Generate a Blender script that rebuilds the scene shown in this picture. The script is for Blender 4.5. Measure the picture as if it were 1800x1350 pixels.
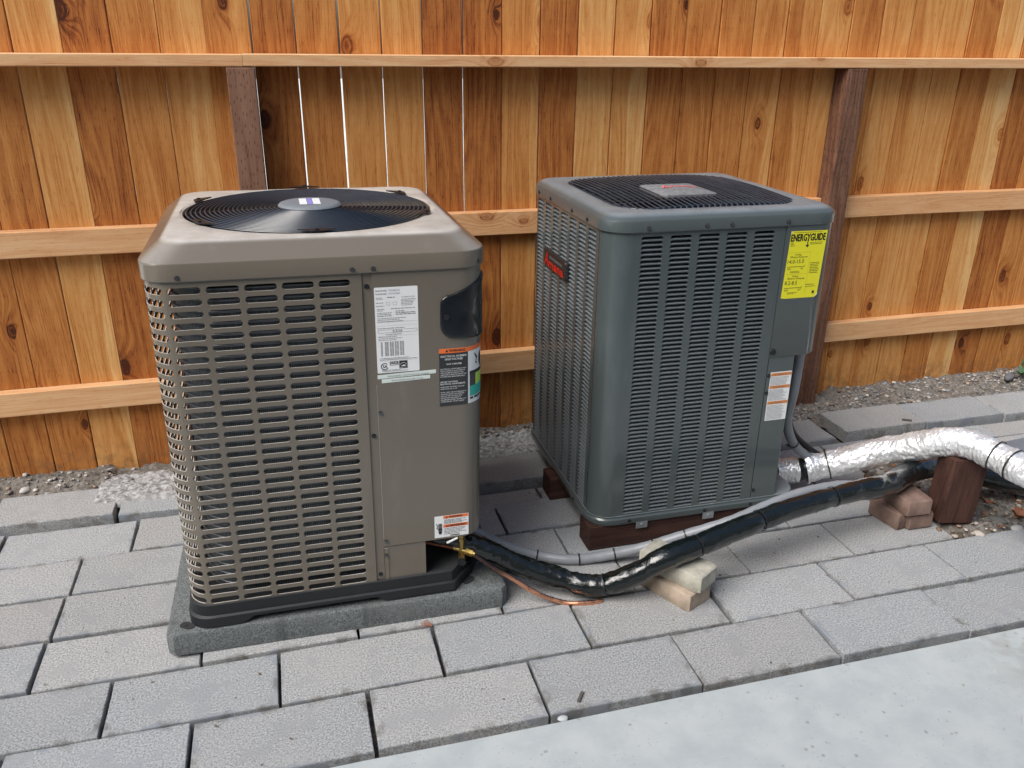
import bpy, math, random
from mathutils import Vector, Matrix, noise as mnoise
random.seed(7)
S = bpy.context.scene
for o in list(bpy.data.objects): bpy.data.objects.remove(o)
COL = S.collection

# ------------------------------------------------------------------ camera
PITCH, ROLL, YAW, CAMZ, FPX = 0.3909486, 0.0103417, 0.2722275, 1.539829, 1457.164
cy_, sy_ = math.cos(YAW), math.sin(YAW)
f0 = Vector((sy_, cy_, 0)); r0 = Vector((cy_, -sy_, 0)); u0 = Vector((0, 0, 1))
fw = f0*math.cos(PITCH) - u0*math.sin(PITCH); up = u0*math.cos(PITCH) + f0*math.sin(PITCH)
rt = r0*math.cos(ROLL) + up*math.sin(ROLL); uu = up*math.cos(ROLL) - r0*math.sin(ROLL)
cam = bpy.data.cameras.new('camera'); cam.sensor_width = 36; cam.lens = 36*FPX/1800
cam.clip_start = 0.05; cam.clip_end = 500
camo = bpy.data.objects.new('camera', cam); COL.objects.link(camo)
M = Matrix((( rt.x, uu.x, -fw.x), (rt.y, uu.y, -fw.y), (rt.z, uu.z, -fw.z)))
camo.matrix_world = Matrix.Translation((0, 0, CAMZ)) @ M.to_4x4()
S.camera = camo
S.render.resolution_x, S.render.resolution_y = 1024, 768

# ------------------------------------------------------------------ sky, sun, exposure
SUN_EL, SUN_AZ = math.radians(50), math.radians(243)   # azimuth measured clockwise from +Y
w = bpy.data.worlds.new('World'); S.world = w; w.use_nodes = True
nt = w.node_tree; bg = nt.nodes['Background']
sk = nt.nodes.new('ShaderNodeTexSky'); sk.sky_type = 'NISHITA'; sk.sun_disc = False
sk.sun_elevation = SUN_EL; sk.sun_rotation = SUN_AZ; sk.dust_density = 4.0; sk.air_density = 1.0; sk.ozone_density = 1.0
nt.links.new(sk.outputs[0], bg.inputs[0]); bg.inputs[1].default_value = 0.088
sd = Vector((math.sin(SUN_AZ)*math.cos(SUN_EL), math.cos(SUN_AZ)*math.cos(SUN_EL), math.sin(SUN_EL)))
sl = bpy.data.lights.new('sun', 'SUN'); sl.energy = 2.0; sl.angle = math.radians(42); sl.color = (1, .985, .96)
so = bpy.data.objects.new('sun', sl); COL.objects.link(so)
so.rotation_euler = sd.to_track_quat('Z', 'Y').to_euler(); so.location = (0, -2, 6)
S.view_settings.view_transform = 'Standard'; S.view_settings.look = 'None'
S.view_settings.gamma = 1; S.view_settings.use_curve_mapping = False
S.view_settings.exposure = 0.70

# ------------------------------------------------------------------ material helpers
class NT:
    def __init__(s, name):
        s.m = bpy.data.materials.new(name); s.m.use_nodes = True; s.t = s.m.node_tree
        s.b = s.t.nodes['Principled BSDF']
    def n(s, typ, **kw):
        x = s.t.nodes.new('ShaderNode'+typ)
        for k, v in kw.items(): setattr(x, k, v)
        return x
    def set(s, sock, v):
        if hasattr(v, 'links'): s.t.links.new(v, sock)
        elif isinstance(v, (tuple, list)) and len(v) == 3 and sock.type == 'RGBA': sock.default_value = (*v, 1)
        else: sock.default_value = v
    def math(s, op, a, b=0.0, c=0.0, clamp=False):
        x = s.n('Math', operation=op, use_clamp=clamp)
        for i, v in enumerate((a, b, c)): s.set(x.inputs[i], v)
        return x.outputs[0]
    def mr(s, v, a, b, c=0.0, d=1.0, smooth=True):
        x = s.n('MapRange', interpolation_type='SMOOTHSTEP' if smooth else 'LINEAR')
        for i, q in enumerate((v, a, b, c, d)): s.set(x.inputs[i], q)
        return x.outputs[0]
    def mix(s, f, a, b, mode='MIX'):
        x = s.n('Mix', data_type='RGBA', blend_type=mode)
        s.set(x.inputs[0], f); s.set(x.inputs[6], a); s.set(x.inputs[7], b)
        return x.outputs[2]
    def ramp(s, f, pts):
        x = s.n('ValToRGB'); e = x.color_ramp.elements
        while len(e) < len(pts): e.new(0.5)
        for i, (p, c) in enumerate(pts): e[i].position = p; e[i].color = (*c, 1)
        s.set(x.inputs[0], f); return x.outputs[0]
    def noise(s, v, scale, detail=3, rough=.55, dist=0.0, out=0):
        x = s.n('TexNoise')
        if v is not None: s.set(x.inputs['Vector'], v)
        x.inputs['Scale'].default_value = scale; x.inputs['Detail'].default_value = detail
        x.inputs['Roughness'].default_value = rough; x.inputs['Distortion'].default_value = dist
        return x.outputs[out]
    def vor(s, v, scale, feature='F1', out='Distance'):
        x = s.n('TexVoronoi', feature=feature); s.set(x.inputs['Vector'], v); x.inputs['Scale'].default_value = scale
        return x.outputs[out]
    def obj(s): return s.n('TexCoord').outputs['Object']
    def wpos(s): return s.n('NewGeometry').outputs['Position']
    def info(s, k): return s.n('ObjectInfo').outputs[k]
    def xyz(s, v):
        x = s.n('SeparateXYZ'); s.set(x.inputs[0], v); return x.outputs
    def comb(s, x, y, z):
        c = s.n('CombineXYZ')
        for i, v in enumerate((x, y, z)): s.set(c.inputs[i], v)
        return c.outputs[0]
    def vadd(s, a, b):
        x = s.n('VectorMath', operation='ADD'); s.set(x.inputs[0], a); s.set(x.inputs[1], b); return x.outputs[0]
    def vmul(s, a, b):
        x = s.n('VectorMath', operation='MULTIPLY'); s.set(x.inputs[0], a); s.set(x.inputs[1], b); return x.outputs[0]
    def bump(s, h, strength=.3, dist=.002):
        x = s.n('Bump'); s.set(x.inputs['Height'], h); x.inputs['Strength'].default_value = strength
        x.inputs['Distance'].default_value = dist; s.t.links.new(x.outputs[0], s.b.inputs['Normal'])
    def out(s, col=None, rough=None, metal=None, spec=None, coat=None):
        if col is not None: s.set(s.b.inputs['Base Color'], col)
        if rough is not None: s.set(s.b.inputs['Roughness'], rough)
        if metal is not None: s.set(s.b.inputs['Metallic'], metal)
        if spec is not None: s.set(s.b.inputs['Specular IOR Level'], spec)
        if coat is not None: s.set(s.b.inputs['Coat Weight'], coat)
        return s.m

def plain(name, col, rough=.5, metal=0.0, spec=.5, var=.08, scale=30, bump=0.0):
    k = NT(name); v = k.obj()
    n = k.noise(v, scale, 4)
    c = k.mix(n, tuple(x*(1-var) for x in col), tuple(min(1, x*(1+var)) for x in col))
    if bump: k.bump(k.noise(v, scale*8, 3), bump, .001)
    return k.out(c, rough, metal, spec)

def wood(name, axis='z', knots=True, ramp=None, incise=False, tone=None):
    """wood along the object's local z (or x); object colour r = tone, g = pale sapwood edge, b = seed"""
    k = NT(name); v = k.obj(); info = k.n('ObjectInfo'); oc = k.xyz(info.outputs['Color'])
    p = k.xyz(v); a, l = (p[0], p[2]) if axis == 'z' else (p[2], p[0])
    if axis == 'x': a = k.math('ADD', p[2], k.math('MULTIPLY', p[1], .7))
    else: a = k.math('ADD', a, k.math('MULTIPLY', p[1], .6))
    sx = k.math('MULTIPLY', oc[2], 17.0); sz = k.math('MULTIPLY', oc[2], 61.0)
    A = k.math('ADD', a, sx); L = k.math('ADD', l, sz)
    low = k.noise(k.comb(k.math('MULTIPLY', A, 7.0), 0, k.math('MULTIPLY', L, .9)), 1, 2)
    t = oc[0] if tone is None else tone
    if knots:
        kv = k.comb(k.math('MULTIPLY', A, 6.3), k.math('MULTIPLY', L, 3.4), 0)
        kd0 = k.n('TexVoronoi', feature='F1', voronoi_dimensions='2D'); k.set(kd0.inputs['Vector'], kv); kd0.inputs['Scale'].default_value = 1
        act = k.math('GREATER_THAN', k.xyz(kd0.outputs['Color'])[0], .78)
        wob = k.math('MULTIPLY', k.math('SUBTRACT', k.noise(kv, 6, 2), .5), .05)
        kd = k.math('ADD', kd0.outputs['Distance'], wob)
        kz = k.math('ADD', .62, k.math('MULTIPLY', k.xyz(kd0.outputs['Color'])[1], .7)); kd = k.math('DIVIDE', kd, kz)
        kn = k.math('MULTIPLY', k.mr(kd, .045, .075, 1, 0), act)
        ring = k.math('MULTIPLY', k.math('MULTIPLY', k.mr(kd, .055, .072), k.mr(kd, .08, .11, 1, 0)), act)
        halo = k.math('MULTIPLY', k.math('POWER', k.mr(kd, .0, .42, 1, 0, False), 2.0), act)
    else: kn = ring = halo = k.math('MULTIPLY', low, 0.0)
    ph = k.math('ADD', k.math('MULTIPLY', A, 62.0), k.math('ADD', k.math('MULTIPLY', low, 7.0), k.math('MULTIPLY', halo, 4.5)))
    g1 = k.noise(k.comb(ph, 0, k.math('MULTIPLY', L, 1.3)), 1, 2)
    wv = k.n('TexWave', wave_type='BANDS', bands_direction='X', wave_profile='SIN')
    k.set(wv.inputs['Vector'], k.comb(k.math('MULTIPLY', k.math('ADD', k.math('MULTIPLY', A, 9.0), k.math('ADD', k.math('MULTIPLY', low, 3.2), k.math('MULTIPLY', halo, 1.2))), .6), 0, k.math('MULTIPLY', L, .12)))
    wv.inputs['Scale'].default_value = 1.4; wv.inputs['Distortion'].default_value = 1.2; wv.inputs['Detail'].default_value = 2
    wv.inputs['Detail Scale'].default_value = 2.0
    g2 = k.noise(k.comb(k.math('MULTIPLY', A, 300.0), 0, k.math('MULTIPLY', L, 16.0)), 1, 3, .6)
    saw = k.noise(k.comb(k.math('MULTIPLY', A, 9.0), 0, k.math('MULTIPLY', L, 260.0)), 1, 1)
    blot = k.noise(k.comb(k.math('MULTIPLY', A, 16.0), 0, k.math('MULTIPLY', L, 4.5)), 1, 4, .65)
    sap = k.mr(k.math('ADD', k.math('MULTIPLY', a, 8.0), k.math('ADD', k.math('MULTIPLY', low, .9), k.math('SUBTRACT', k.math('MULTIPLY', oc[1], 1.6), 1.35))), .0, .07)
    T = k.math('ADD', t, k.math('MULTIPLY', k.math('SUBTRACT', g1, .5), .28))
    T = k.math('ADD', T, k.math('MULTIPLY', k.math('SUBTRACT', wv.outputs['Fac'], .5), .13))
    T = k.math('ADD', T, k.math('MULTIPLY', k.math('SUBTRACT', blot, .5), .40))
    T = k.math('ADD', T, k.math('MULTIPLY', k.math('SUBTRACT', g2, .5), .36))
    fl = k.noise(k.comb(k.math('ADD', k.math('MULTIPLY', A, 230.0), k.math('MULTIPLY', k.math('ADD', low, halo), 16.0)), 0, k.math('MULTIPLY', L, 2.2)), 1, 2)
    T = k.math('SUBTRACT', T, k.math('MULTIPLY', k.mr(fl, .53, .65), .17))
    ds = k.noise(k.comb(k.math('MULTIPLY', A, 210.0), 3.0, k.math('MULTIPLY', L, 26.0)), 1, 1)
    T = k.math('SUBTRACT', T, k.math('MULTIPLY', k.mr(ds, .60, .70), .16))
    T = k.math('ADD', T, k.math('MULTIPLY', k.math('SUBTRACT', saw, .5), .08))
    T = k.math('ADD', T, k.math('MULTIPLY', sap, .18))
    T = k.math('SUBTRACT', T, k.math('ADD', k.math('MULTIPLY', halo, .30), k.math('ADD', k.math('MULTIPLY', kn, .16), k.math('MULTIPLY', ring, .28))), clamp=True)
    c = k.ramp(T, ramp)
    if ramp is CEDAR:
        wp = k.wpos(); sp_l = k.math('MULTIPLY', k.mr(k.xyz(wp)[2], .02, .20, 1, 0), k.mr(k.noise(wp, 26, 4, .7), .38, .66)); c = k.mix(k.math('MULTIPLY', sp_l, .55), c, (.13, .085, .05))
    h = k.math('ADD', k.math('MULTIPLY', g2, .7), k.math('ADD', k.math('MULTIPLY', g1, .5), k.math('MULTIPLY', saw, .25)))
    if incise:
        iv = k.n('TexVoronoi', feature='F1', voronoi_dimensions='2D')
        k.set(iv.inputs['Vector'], k.comb(k.math('MULTIPLY', A, 80.0), k.math('MULTIPLY', L, 22.0), 0)); iv.inputs['Scale'].default_value = 1
        iv.inputs['Randomness'].default_value = .55
        ip = k.xyz(iv.outputs['Position'])
        im = k.mr(iv.outputs['Distance'], .09, .17, 1, 0)
        c = k.mix(k.math('MULTIPLY', im, .55), c, (.045, .022, .016)); h = k.math('SUBTRACT', h, im)
    k.bump(h, .5, .0014)
    return k.out(c, .72, 0, .25)

CEDAR = [(0, (.07, .017, .005)), (.22, (.275, .080, .018)), (.45, (.46, .174, .041)), (.68, (.59, .270, .078)), (.88, (.68, .370, .130)), (1, (.74, .46, .195))]
FIR = [(0, (.15, .05, .02)), (.25, (.38, .155, .058)), (.5, (.57, .275, .118)), (.75, (.67, .375, .18)), (1, (.74, .48, .26))]
TREAT = [(0, (.03, .013, .008)), (.3, (.090, .040, .024)), (.6, (.20, .100, .062)), (1, (.32, .18, .115))]
RED = [(0, (.012, .006, .005)), (.35, (.042, .019, .015)), (.65, (.085, .040, .030)), (1, (.19, .105, .075))]
m_cedar = wood('cedar_board', ramp=CEDAR)
m_fir = wood('fir_rail', axis='x', ramp=FIR)
m_treat = wood('treated_post', ramp=TREAT, incise=True, knots=False)
m_red = wood('stained_timber', ramp=RED)
m_redx = wood('stained_timber_sleeper', axis='x', ramp=RED)

def paver_mat():
    k = NT('concrete_paver'); v = k.obj(); r = k.info('Random'); W = k.wpos()
    v2 = k.vadd(v, k.comb(k.math('MULTIPLY', r, 31.0), k.math('MULTIPLY', r, 17.0), 0))
    sp = k.noise(v2, 200, 3, .8); sp2 = k.noise(v2, 90, 3, .65); big = k.noise(v2, 7, 3); 
    base = k.mix(k.mr(sp, .32, .64), (.130, .130, .128), (.485, .484, .476))
    base = k.mix(k.mr(sp2, .3, .75, 0, .35), base, (.365, .363, .358))
    base = k.mix(k.mr(big, .35, .7, 0, .30), base, (.395, .382, .362))
    p = k.xyz(v); wob = k.math('MULTIPLY', k.math('SUBTRACT', k.noise(v2, 22, 3), .5), .045)
    ex = k.math('SUBTRACT', .203, k.math('ABSOLUTE', p[0])); ey = k.math('SUBTRACT', .099, k.math('ABSOLUTE', p[1]))
    e = k.math('ADD', k.math('MINIMUM', ex, ey), wob)
    eb = k.math('MULTIPLY', k.mr(e, .004, .012, 1, 0), k.mr(k.noise(v2, 9, 2), .52, .58))
    base = k.mix(k.math('MULTIPLY', eb, .75), base, (.25, .265, .285))
    st = k.mr(k.noise(W, 2.3, 4, .6), .58, .75, 0, .30)
    base = k.mix(st, base, (.20, .17, .135))
    tone = k.math('ADD', .92, k.math('MULTIPLY', r, .14)); hu = k.math('FRACT', k.math('MULTIPLY', r, 7.31))
    sm = k.mr(k.noise(k.vadd(v2, (3, 5, 0)), 11, 4, .6), .54, .62, 0, .6); base = k.mix(sm, base, (.31, .31, .31))
    ed = k.math('MULTIPLY', k.mr(e, .0, .02, 1, 0), k.mr(k.noise(W, 17, 3), .5, .65)); base = k.mix(k.math('MULTIPLY', ed, .55), base, (.13, .115, .095))
    base = k.mix(1.0, base, k.comb(k.math('MULTIPLY', tone, k.math('ADD', .91, k.math('MULTIPLY', hu, .05))), k.math('MULTIPLY', tone, .97), k.math('MULTIPLY', tone, k.math('SUBTRACT', 1.03, k.math('MULTIPLY', hu, .05)))), 'MULTIPLY')
    pit = k.mr(k.vor(v2, 85), .05, .10, 1, 0)
    base = k.mix(k.math('MULTIPLY', pit, .6), base, (.07, .065, .06))
    k.bump(k.math('SUBTRACT', k.math('ADD', sp, k.math('MULTIPLY', sp2, .6)), pit), .32, .0014)
    return k.out(base, .9, 0, .25)
m_paver = paver_mat()

def slab_mat():
    k = NT('pale_concrete'); v = k.wpos(); p = k.xyz(v)
    n1 = k.noise(v, 9, 5, .6); n2 = k.noise(v, 45, 4, .6); n3 = k.noise(v, 300, 2)
    c = k.mix(k.mr(n1, .3, .7), (.375, .415, .425), (.445, .48, .485))
    c = k.mix(k.mr(n2, .52, .70, 0, .35), c, (.42, .46, .46))
    pit = k.math('MULTIPLY', k.mr(k.vor(k.vadd(v, k.vmul(k.noise(v, 60, 2, out=1), (.01, .01, .01))), 24), .06, .16, 1, 0), k.mr(k.noise(v, 5, 2), .38, .5))
    c = k.mix(k.math('MULTIPLY', pit, .6), c, (.22, .21, .20))
    pit2 = k.math('MULTIPLY', k.mr(k.vor(v, 70), .08, .17, 1, 0), k.mr(k.noise(v, 8, 2), .42, .54))
    c = k.mix(k.math('MULTIPLY', pit2, .5), c, (.20, .20, .19))
    tr = k.noise(k.vmul(v, (14, 70, 1)), 1, 4, .65, .4); c = k.mix(k.mr(tr, .55, .8, 0, .35), c, (.51, .54, .54))
    po = k.mr(k.vor(v, 260), .10, .2, 1, 0); c = k.mix(k.math('MULTIPLY', k.math('MULTIPLY', po, k.mr(k.noise(v, 7, 3), .42, .62)), .55), c, (.27, .28, .28))
    rs = k.math('MULTIPLY', k.mr(k.vor(v, 3.1), .05, .075, 1, 0), .25); c = k.mix(rs, c, (.36, .33, .27))
    dirt = k.math('MULTIPLY', k.mr(p[0], 1.55, 2.2), k.mr(k.noise(v, 14, 4, .7), .42, .62))
    c = k.mix(k.math('MULTIPLY', dirt, .7), c, (.22, .18, .15))
    k.bump(k.math('SUBTRACT', k.math('ADD', n3, n2), pit), .25, .001)
    return k.out(c, .8, 0, .3)
m_slab = slab_mat()

def soil_mat(name, a, b, c2):
    k = NT(name); v = k.wpos()
    n = k.noise(v, 60, 5, .7); n2 = k.noise(v, 8, 3)
    c = k.mix(k.mr(n, .35, .65), a, b); c = k.mix(k.mr(n2, .45, .7, 0, .7), c, c2)
    k.bump(k.noise(v, 180, 4, .7), .8, .004)
    return k.out(c, .95, 0, .1)
m_soil = soil_mat('dry_soil', (.10, .092, .082), (.27, .25, .225), (.18, .155, .13))
m_crust = soil_mat('crumbled_concrete', (.17, .165, .16), (.52, .53, .54), (.36, .355, .35))
m_ground_sheet = plain('pale_ground_sheet', (.78, .80, .74), .9, var=.15, scale=2)

def paint(name, col, rough=.38, dust=(.5, .47, .43), dust_light_amt=.25, coat=.5):
    k = NT(name); v = k.obj(); g = k.n('NewGeometry'); nz = k.xyz(g.outputs['Normal'])[2]
    n = k.noise(v, 3.5, 4); f = k.noise(v, 900, 1)
    c = k.mix(n, tuple(x*.93 for x in col), tuple(x*1.07 for x in col))
    d = k.math('MULTIPLY', k.mr(nz, .80, .998), k.mr(k.noise(v, 9, 5, .7), .25, .75, .6, 1))
    sm = k.math('MULTIPLY', k.mr(k.noise(k.vmul(v, (6, 6, 1.5)), 1.6, 4, .65), .55, .75), .18)
    c = k.mix(k.math('ADD', k.math('MULTIPLY', d, dust_light_amt), k.math('MULTIPLY', sm, .35)), c, dust)  # upward faces: dust, plus top light painted into the colour
    k.bump(f, .06, .0004)
    r = k.math('ADD', rough, k.math('ADD', k.math('MULTIPLY', d, .22), k.math('MULTIPLY', n, .08)))
    k.b.inputs['Coat Roughness'].default_value = .10
    return k.out(c, r, 0, .5, k.math('SUBTRACT', coat, k.math('MULTIPLY', d, coat*.6)))
m_tan = paint('taupe_enamel', (.148, .128, .100), .27, dust=(.66, .63, .58), dust_light_amt=.8)
m_grey = paint('slate_grey_enamel', (.070, .087, .088), .25, dust=(.40, .45, .50), dust_light_amt=.42)
m_pan = paint('charcoal_plastic', (.010, .0125, .0155), .42, dust=(.07, .07, .07), dust_light_amt=.4, coat=0.0)
m_black = plain('gloss_black_plastic', (.008, .010, .012), .12, var=.2)
m_mblack = plain('satin_black_steel', (.012, .014, .018), .34, var=.3)
m_wire = plain('coated_grille_wire', (.034, .042, .056), .30, spec=.6, var=.25)
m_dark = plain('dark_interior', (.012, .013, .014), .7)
m_white = plain('white_label', (.78, .80, .80), .45, var=.02)
m_strip = plain('pale_green_tape', (.66, .74, .70), .5, var=.02)
m_ink = plain('black_ink', (.018, .018, .02), .5)
m_blk_lab = plain('black_label', (.028, .030, .033), .28, var=.3, scale=25)
m_orange = plain('orange_ink', (.80, .17, .035), .45, var=.03)
m_orange2 = plain('faded_orange_ink', (.62, .22, .05), .5, var=.05)
m_teal = plain('teal_ink', (.02, .42, .34), .4)
m_lime = plain('lime_ink', (.47, .72, .10), .4)
m_yellow = plain('yellow_label', (.74, .70, .025), .4, var=.03)
m_redink = plain('red_letters', (.80, .035, .02), .35)
m_pinkred = plain('faded_red_letters', (.72, .16, .17), .6)
m_blueink = plain('violet_ink', (.24, .23, .62), .5)
m_inkgrey = plain('grey_ink', (.16, .17, .18), .5)
m_inkbrown = plain('tan_blue_ink', (.30, .31, .38), .5)
m_screw = plain('zinc_screw', (.16, .16, .16), .3, .9)
m_brass = plain('brass', (.42, .30, .10), .38, .9, var=.25, scale=60)
m_zinc = plain('galvanised_steel', (.42, .45, .47), .42, .8, var=.2, scale=20)
m_tie = plain('black_nylon', (.012, .012, .013), .4)
m_leaf = plain('weed_leaf', (.075, .17, .085), .55, var=.3)
m_stem = plain('weed_stem', (.13, .20, .07), .6)
m_dryleaf = plain('dry_leaf', (.23, .085, .04), .7, var=.5, scale=40)
m_bark = plain('bark_chip', (.10, .085, .075), .9, var=.5, scale=90, bump=.5)
m_fiber = plain('fan_hub_plate', (.17, .19, .21), .55, var=.2, scale=60)

def conduit_mat():
    k = NT('grey_conduit'); v = k.obj()
    c = k.mix(k.noise(v, 12, 4), (.20, .215, .235), (.28, .30, .32)); 
    return k.out(c, .38, 0, .5)
m_cond = conduit_mat()
def copper_mat():
    k = NT('copper_tube'); v = k.wpos()
    c = k.mix(k.mr(k.xyz(v)[0], .50, .56), (.14, .09, .08), (.88, .42, .25))
    c = k.mix(k.mr(k.noise(v, 40, 3), .5, .8, 0, .3), c, (.55, .24, .13))
    return k.out(c, k.mr(k.noise(v, 60, 2), .3, .7, .22, .42), 1.0)
m_copper = copper_mat()
def wrap_mat():
    k = NT('black_plastic_wrap'); v = k.obj()
    w1 = k.noise(k.vmul(v, (1, 1, 1)), 22, 4, .6, 1.5); w2 = k.noise(v, 70, 3, .6, 1.0)
    k.bump(k.math('ADD', w1, k.math('MULTIPLY', w2, .22)), .30, .012)
    return k.out((.004, .0065, .0065), k.mr(k.noise(v, 9, 2), .3, .7, .05, .12), 0, .5, .5)
m_wrap = wrap_mat()
def foil_mat():
    k = NT('foil_insulation'); v = k.obj()
    w1 = k.noise(v, 20, 3, .5, .6); w2 = k.noise(v, 85, 3, .5, .5)
    rd = k.n('TexWave', wave_type='BANDS', bands_direction='Y'); k.set(rd.inputs['Vector'], k.vadd(v, k.vmul(k.noise(v, 9, 2, out=1), (.05, .05, .05))))
    rd.inputs['Scale'].default_value = 24; rd.inputs['Distortion'].default_value = 2.0
    k.bump(k.math('ADD', k.math('ADD', w1, k.math('MULTIPLY', w2, .7)), k.math('MULTIPLY', rd.outputs['Fac'], .14)), .42, .010)
    c = k.mix(k.mr(w2, .35, .7), (.80, .82, .84), (.95, .96, .97))
    return k.out(c, k.mr(w1, .3, .7, .30, .46), .62, .5)
m_foil = foil_mat()
def brick_mat(name, a, b, dirt):
    k = NT(name); v = k.obj(); n = k.noise(v, 25, 5, .65); f = k.noise(v, 260, 3, .7)
    c = k.mix(k.mr(n, .3, .7), a, b); c = k.mix(k.mr(f, .55, .75, 0, .5), c, dirt)
    c = k.mix(k.mr(k.noise(v, 11, 3), .55, .75, 0, .6), c, dirt)
    k.bump(k.math('ADD', f, n), .5, .002)
    return k.out(c, .92, 0, .2)
m_brick = brick_mat('red_brick', (.16, .105, .085), (.24, .165, .135), (.10, .082, .07))
m_tanbrick = brick_mat('tan_brick', (.33, .265, .205), (.45, .365, .285), (.20, .17, .14))
m_greybrick = brick_mat('grey_concrete_brick', (.33, .32, .27), (.48, .46, .39), (.17, .165, .14))
def pad_mat():
    k = NT('pad_concrete'); v = k.obj(); f = k.noise(v, 240, 3, .75); n = k.noise(v, 12, 4)
    c = k.mix(k.mr(f, .35, .65), (.075, .085, .086), (.205, .222, .224)); c = k.mix(k.mr(n, .45, .7, 0, .55), c, (.13, .14, .138))
    pv = k.xyz(v); st = k.mr(k.noise(k.vmul(v, (16, 16, 1.5)), 1, 3), .55, .68, 0, .5); c = k.mix(st, c, (.065, .072, .07))
    k.bump(f, .8, .003); return k.out(c, .92, 0, .2)
m_pad = pad_mat()
def coil_mat():
    k = NT('coil_fins'); v = k.obj(); p = k.xyz(v)
    a = k.math('ADD', p[0], k.math('MULTIPLY', p[1], -.93))
    fin = k.math('PINGPONG', k.math('MULTIPLY', a, 420.0), 1.0)
    n = k.noise(k.vmul(v, (160, 160, 5)), 1, 3)
    c = k.mix(k.math('MULTIPLY', fin, n), (.025, .028, .031), (.30, .33, .35))
    sc = k.mr(k.noise(k.vmul(v, (300, 300, 22)), 1, 2), .66, .74); c = k.mix(k.math('MULTIPLY', sc, .5), c, (.4, .42, .44))
    return k.out(c, .45, .5)
m_coil = coil_mat()
k_ = NT('gravel_stones'); rv = k_.n('VertexColor'); rv.layer_name = 'Col'
m_gravel = k_.out(rv.outputs[0], .85, 0, .3)

# ------------------------------------------------------------------ mesh helpers
def link(o, parent=None):
    COL.objects.link(o)
    if parent is not None: o.parent = parent
    return o
def tag(o, label=None, cat=None, group=None, kind=None):
    for k, v in (('label', label), ('category', cat), ('group', group), ('kind', kind)):
        if v: o[k] = v
    return o
def thing(name, label, cat, loc=(0, 0, 0), rot=(0, 0, 0), group=None):
    o = bpy.data.objects.new(name, None); o.location = loc; o.rotation_euler = rot; o.empty_display_size = .1
    link(o); return tag(o, label, cat, group)
class MB:
    def __init__(s): s.v = []; s.f = []
    def add(s, vs, fs):
        b = len(s.v); s.v += [tuple(p) for p in vs]; s.f += [tuple(i+b for i in q) for q in fs]
    def box(s, a, b):
        x0, y0, z0 = a; x1, y1, z1 = b
        s.add([(x0,y0,z0),(x1,y0,z0),(x1,y1,z0),(x0,y1,z0),(x0,y0,z1),(x1,y0,z1),(x1,y1,z1),(x0,y1,z1)],
              [(0,3,2,1),(4,5,6,7),(0,1,5,4),(1,2,6,5),(2,3,7,6),(3,0,4,7)])
    def rbox(s, a, b, r=.004, seg=2):
        """box with bevelled edges built from stacked rounded loops"""
        x0, y0, z0 = a; x1, y1, z1 = b; loops = []
        prof = [(r*(1-math.sin(t*math.pi/2/seg)), z0+r*(1-math.cos(t*math.pi/2/seg))) for t in range(seg+1)]
        prof = [(r - r*math.sin(t*math.pi/2/seg), z0 + r - r*math.cos(t*math.pi/2/seg)) for t in range(seg+1)]
        prof += [(i, z1-(z-z0)) for i, z in reversed(prof)]
        for ins, z in prof:
            L = []
            for cx, cy, a0 in ((x1-r, y1-r, 0), (x0+r, y1-r, 90), (x0+r, y0+r, 180), (x1-r, y0+r, 270)):
                for t in range(seg+1):
                    q = math.radians(a0+90*t/seg); rr = r-ins
                    L.append((cx+rr*math.cos(q), cy+rr*math.sin(q), z))
            loops.append(L)
        s.loft(loops, True, True)
    def loft(s, loops, cap0=False, cap1=False, closed=True):
        n = len(loops[0]); vs = [p for L in loops for p in L]; fs = []
        for i in range(len(loops)-1):
            for j in range(n if closed else n-1):
                k = (j+1) % n; fs.append((i*n+j, i*n+k, (i+1)*n+k, (i+1)*n+j))
        if cap0: fs.append(tuple(reversed(range(n))))
        if cap1: fs.append(tuple((len(loops)-1)*n+j for j in range(n)))
        s.add(vs, fs)
    def cyl(s, p0, p1, r0, r1=None, n=16, caps=True):
        p0, p1 = Vector(p0), Vector(p1); d = (p1-p0).normalized(); r1 = r0 if r1 is None else r1
        a = d.orthogonal().normalized(); b = d.cross(a)
        L = lambda p, r: [p+a*(r*math.cos(2*math.pi*i/n))+b*(r*math.sin(2*math.pi*i/n)) for i in range(n)]
        s.loft([L(p0, r0), L(p1, r1)], caps, caps)
    def ring(s, c, R, r, n=64, m=6, axis='z'):
        for_l = []
        for i in range(n):
            t = 2*math.pi*i/n; L = []
            for j in range(m):
                q = 2*math.pi*j/m; rr = R+r*math.cos(q)
                L.append((c[0]+rr*math.cos(t), c[1]+rr*math.sin(t), c[2]+r*math.sin(q)))
            for_l.append(L)
        for_l.append(for_l[0]); s.loft(for_l)
    def tube(s, pts, rad, n=16, caps=True):
        fr = frames(pts); L = []
        for i, (p, a, b) in enumerate(fr):
            row = []
            for j in range(n):
                q = 2*math.pi*j/n; r = rad(i/(len(fr)-1), q) if callable(rad) else rad
                row.append(p+a*(r*math.cos(q))+b*(r*math.sin(q)))
            L.append(row)
        s.loft(L, caps, caps)
    def build(s, name, mat, parent=None, smooth=False, auto=None):
        me = bpy.data.meshes.new(name); me.from_pydata(s.v, [], s.f); me.validate(); me.update()
        me.materials.append(mat)
        o = bpy.data.objects.new(name, me)
        if smooth or auto: me.shade_smooth()
        if auto: me.set_sharp_from_angle(angle=math.radians(auto))
        return link(o, parent)
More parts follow.
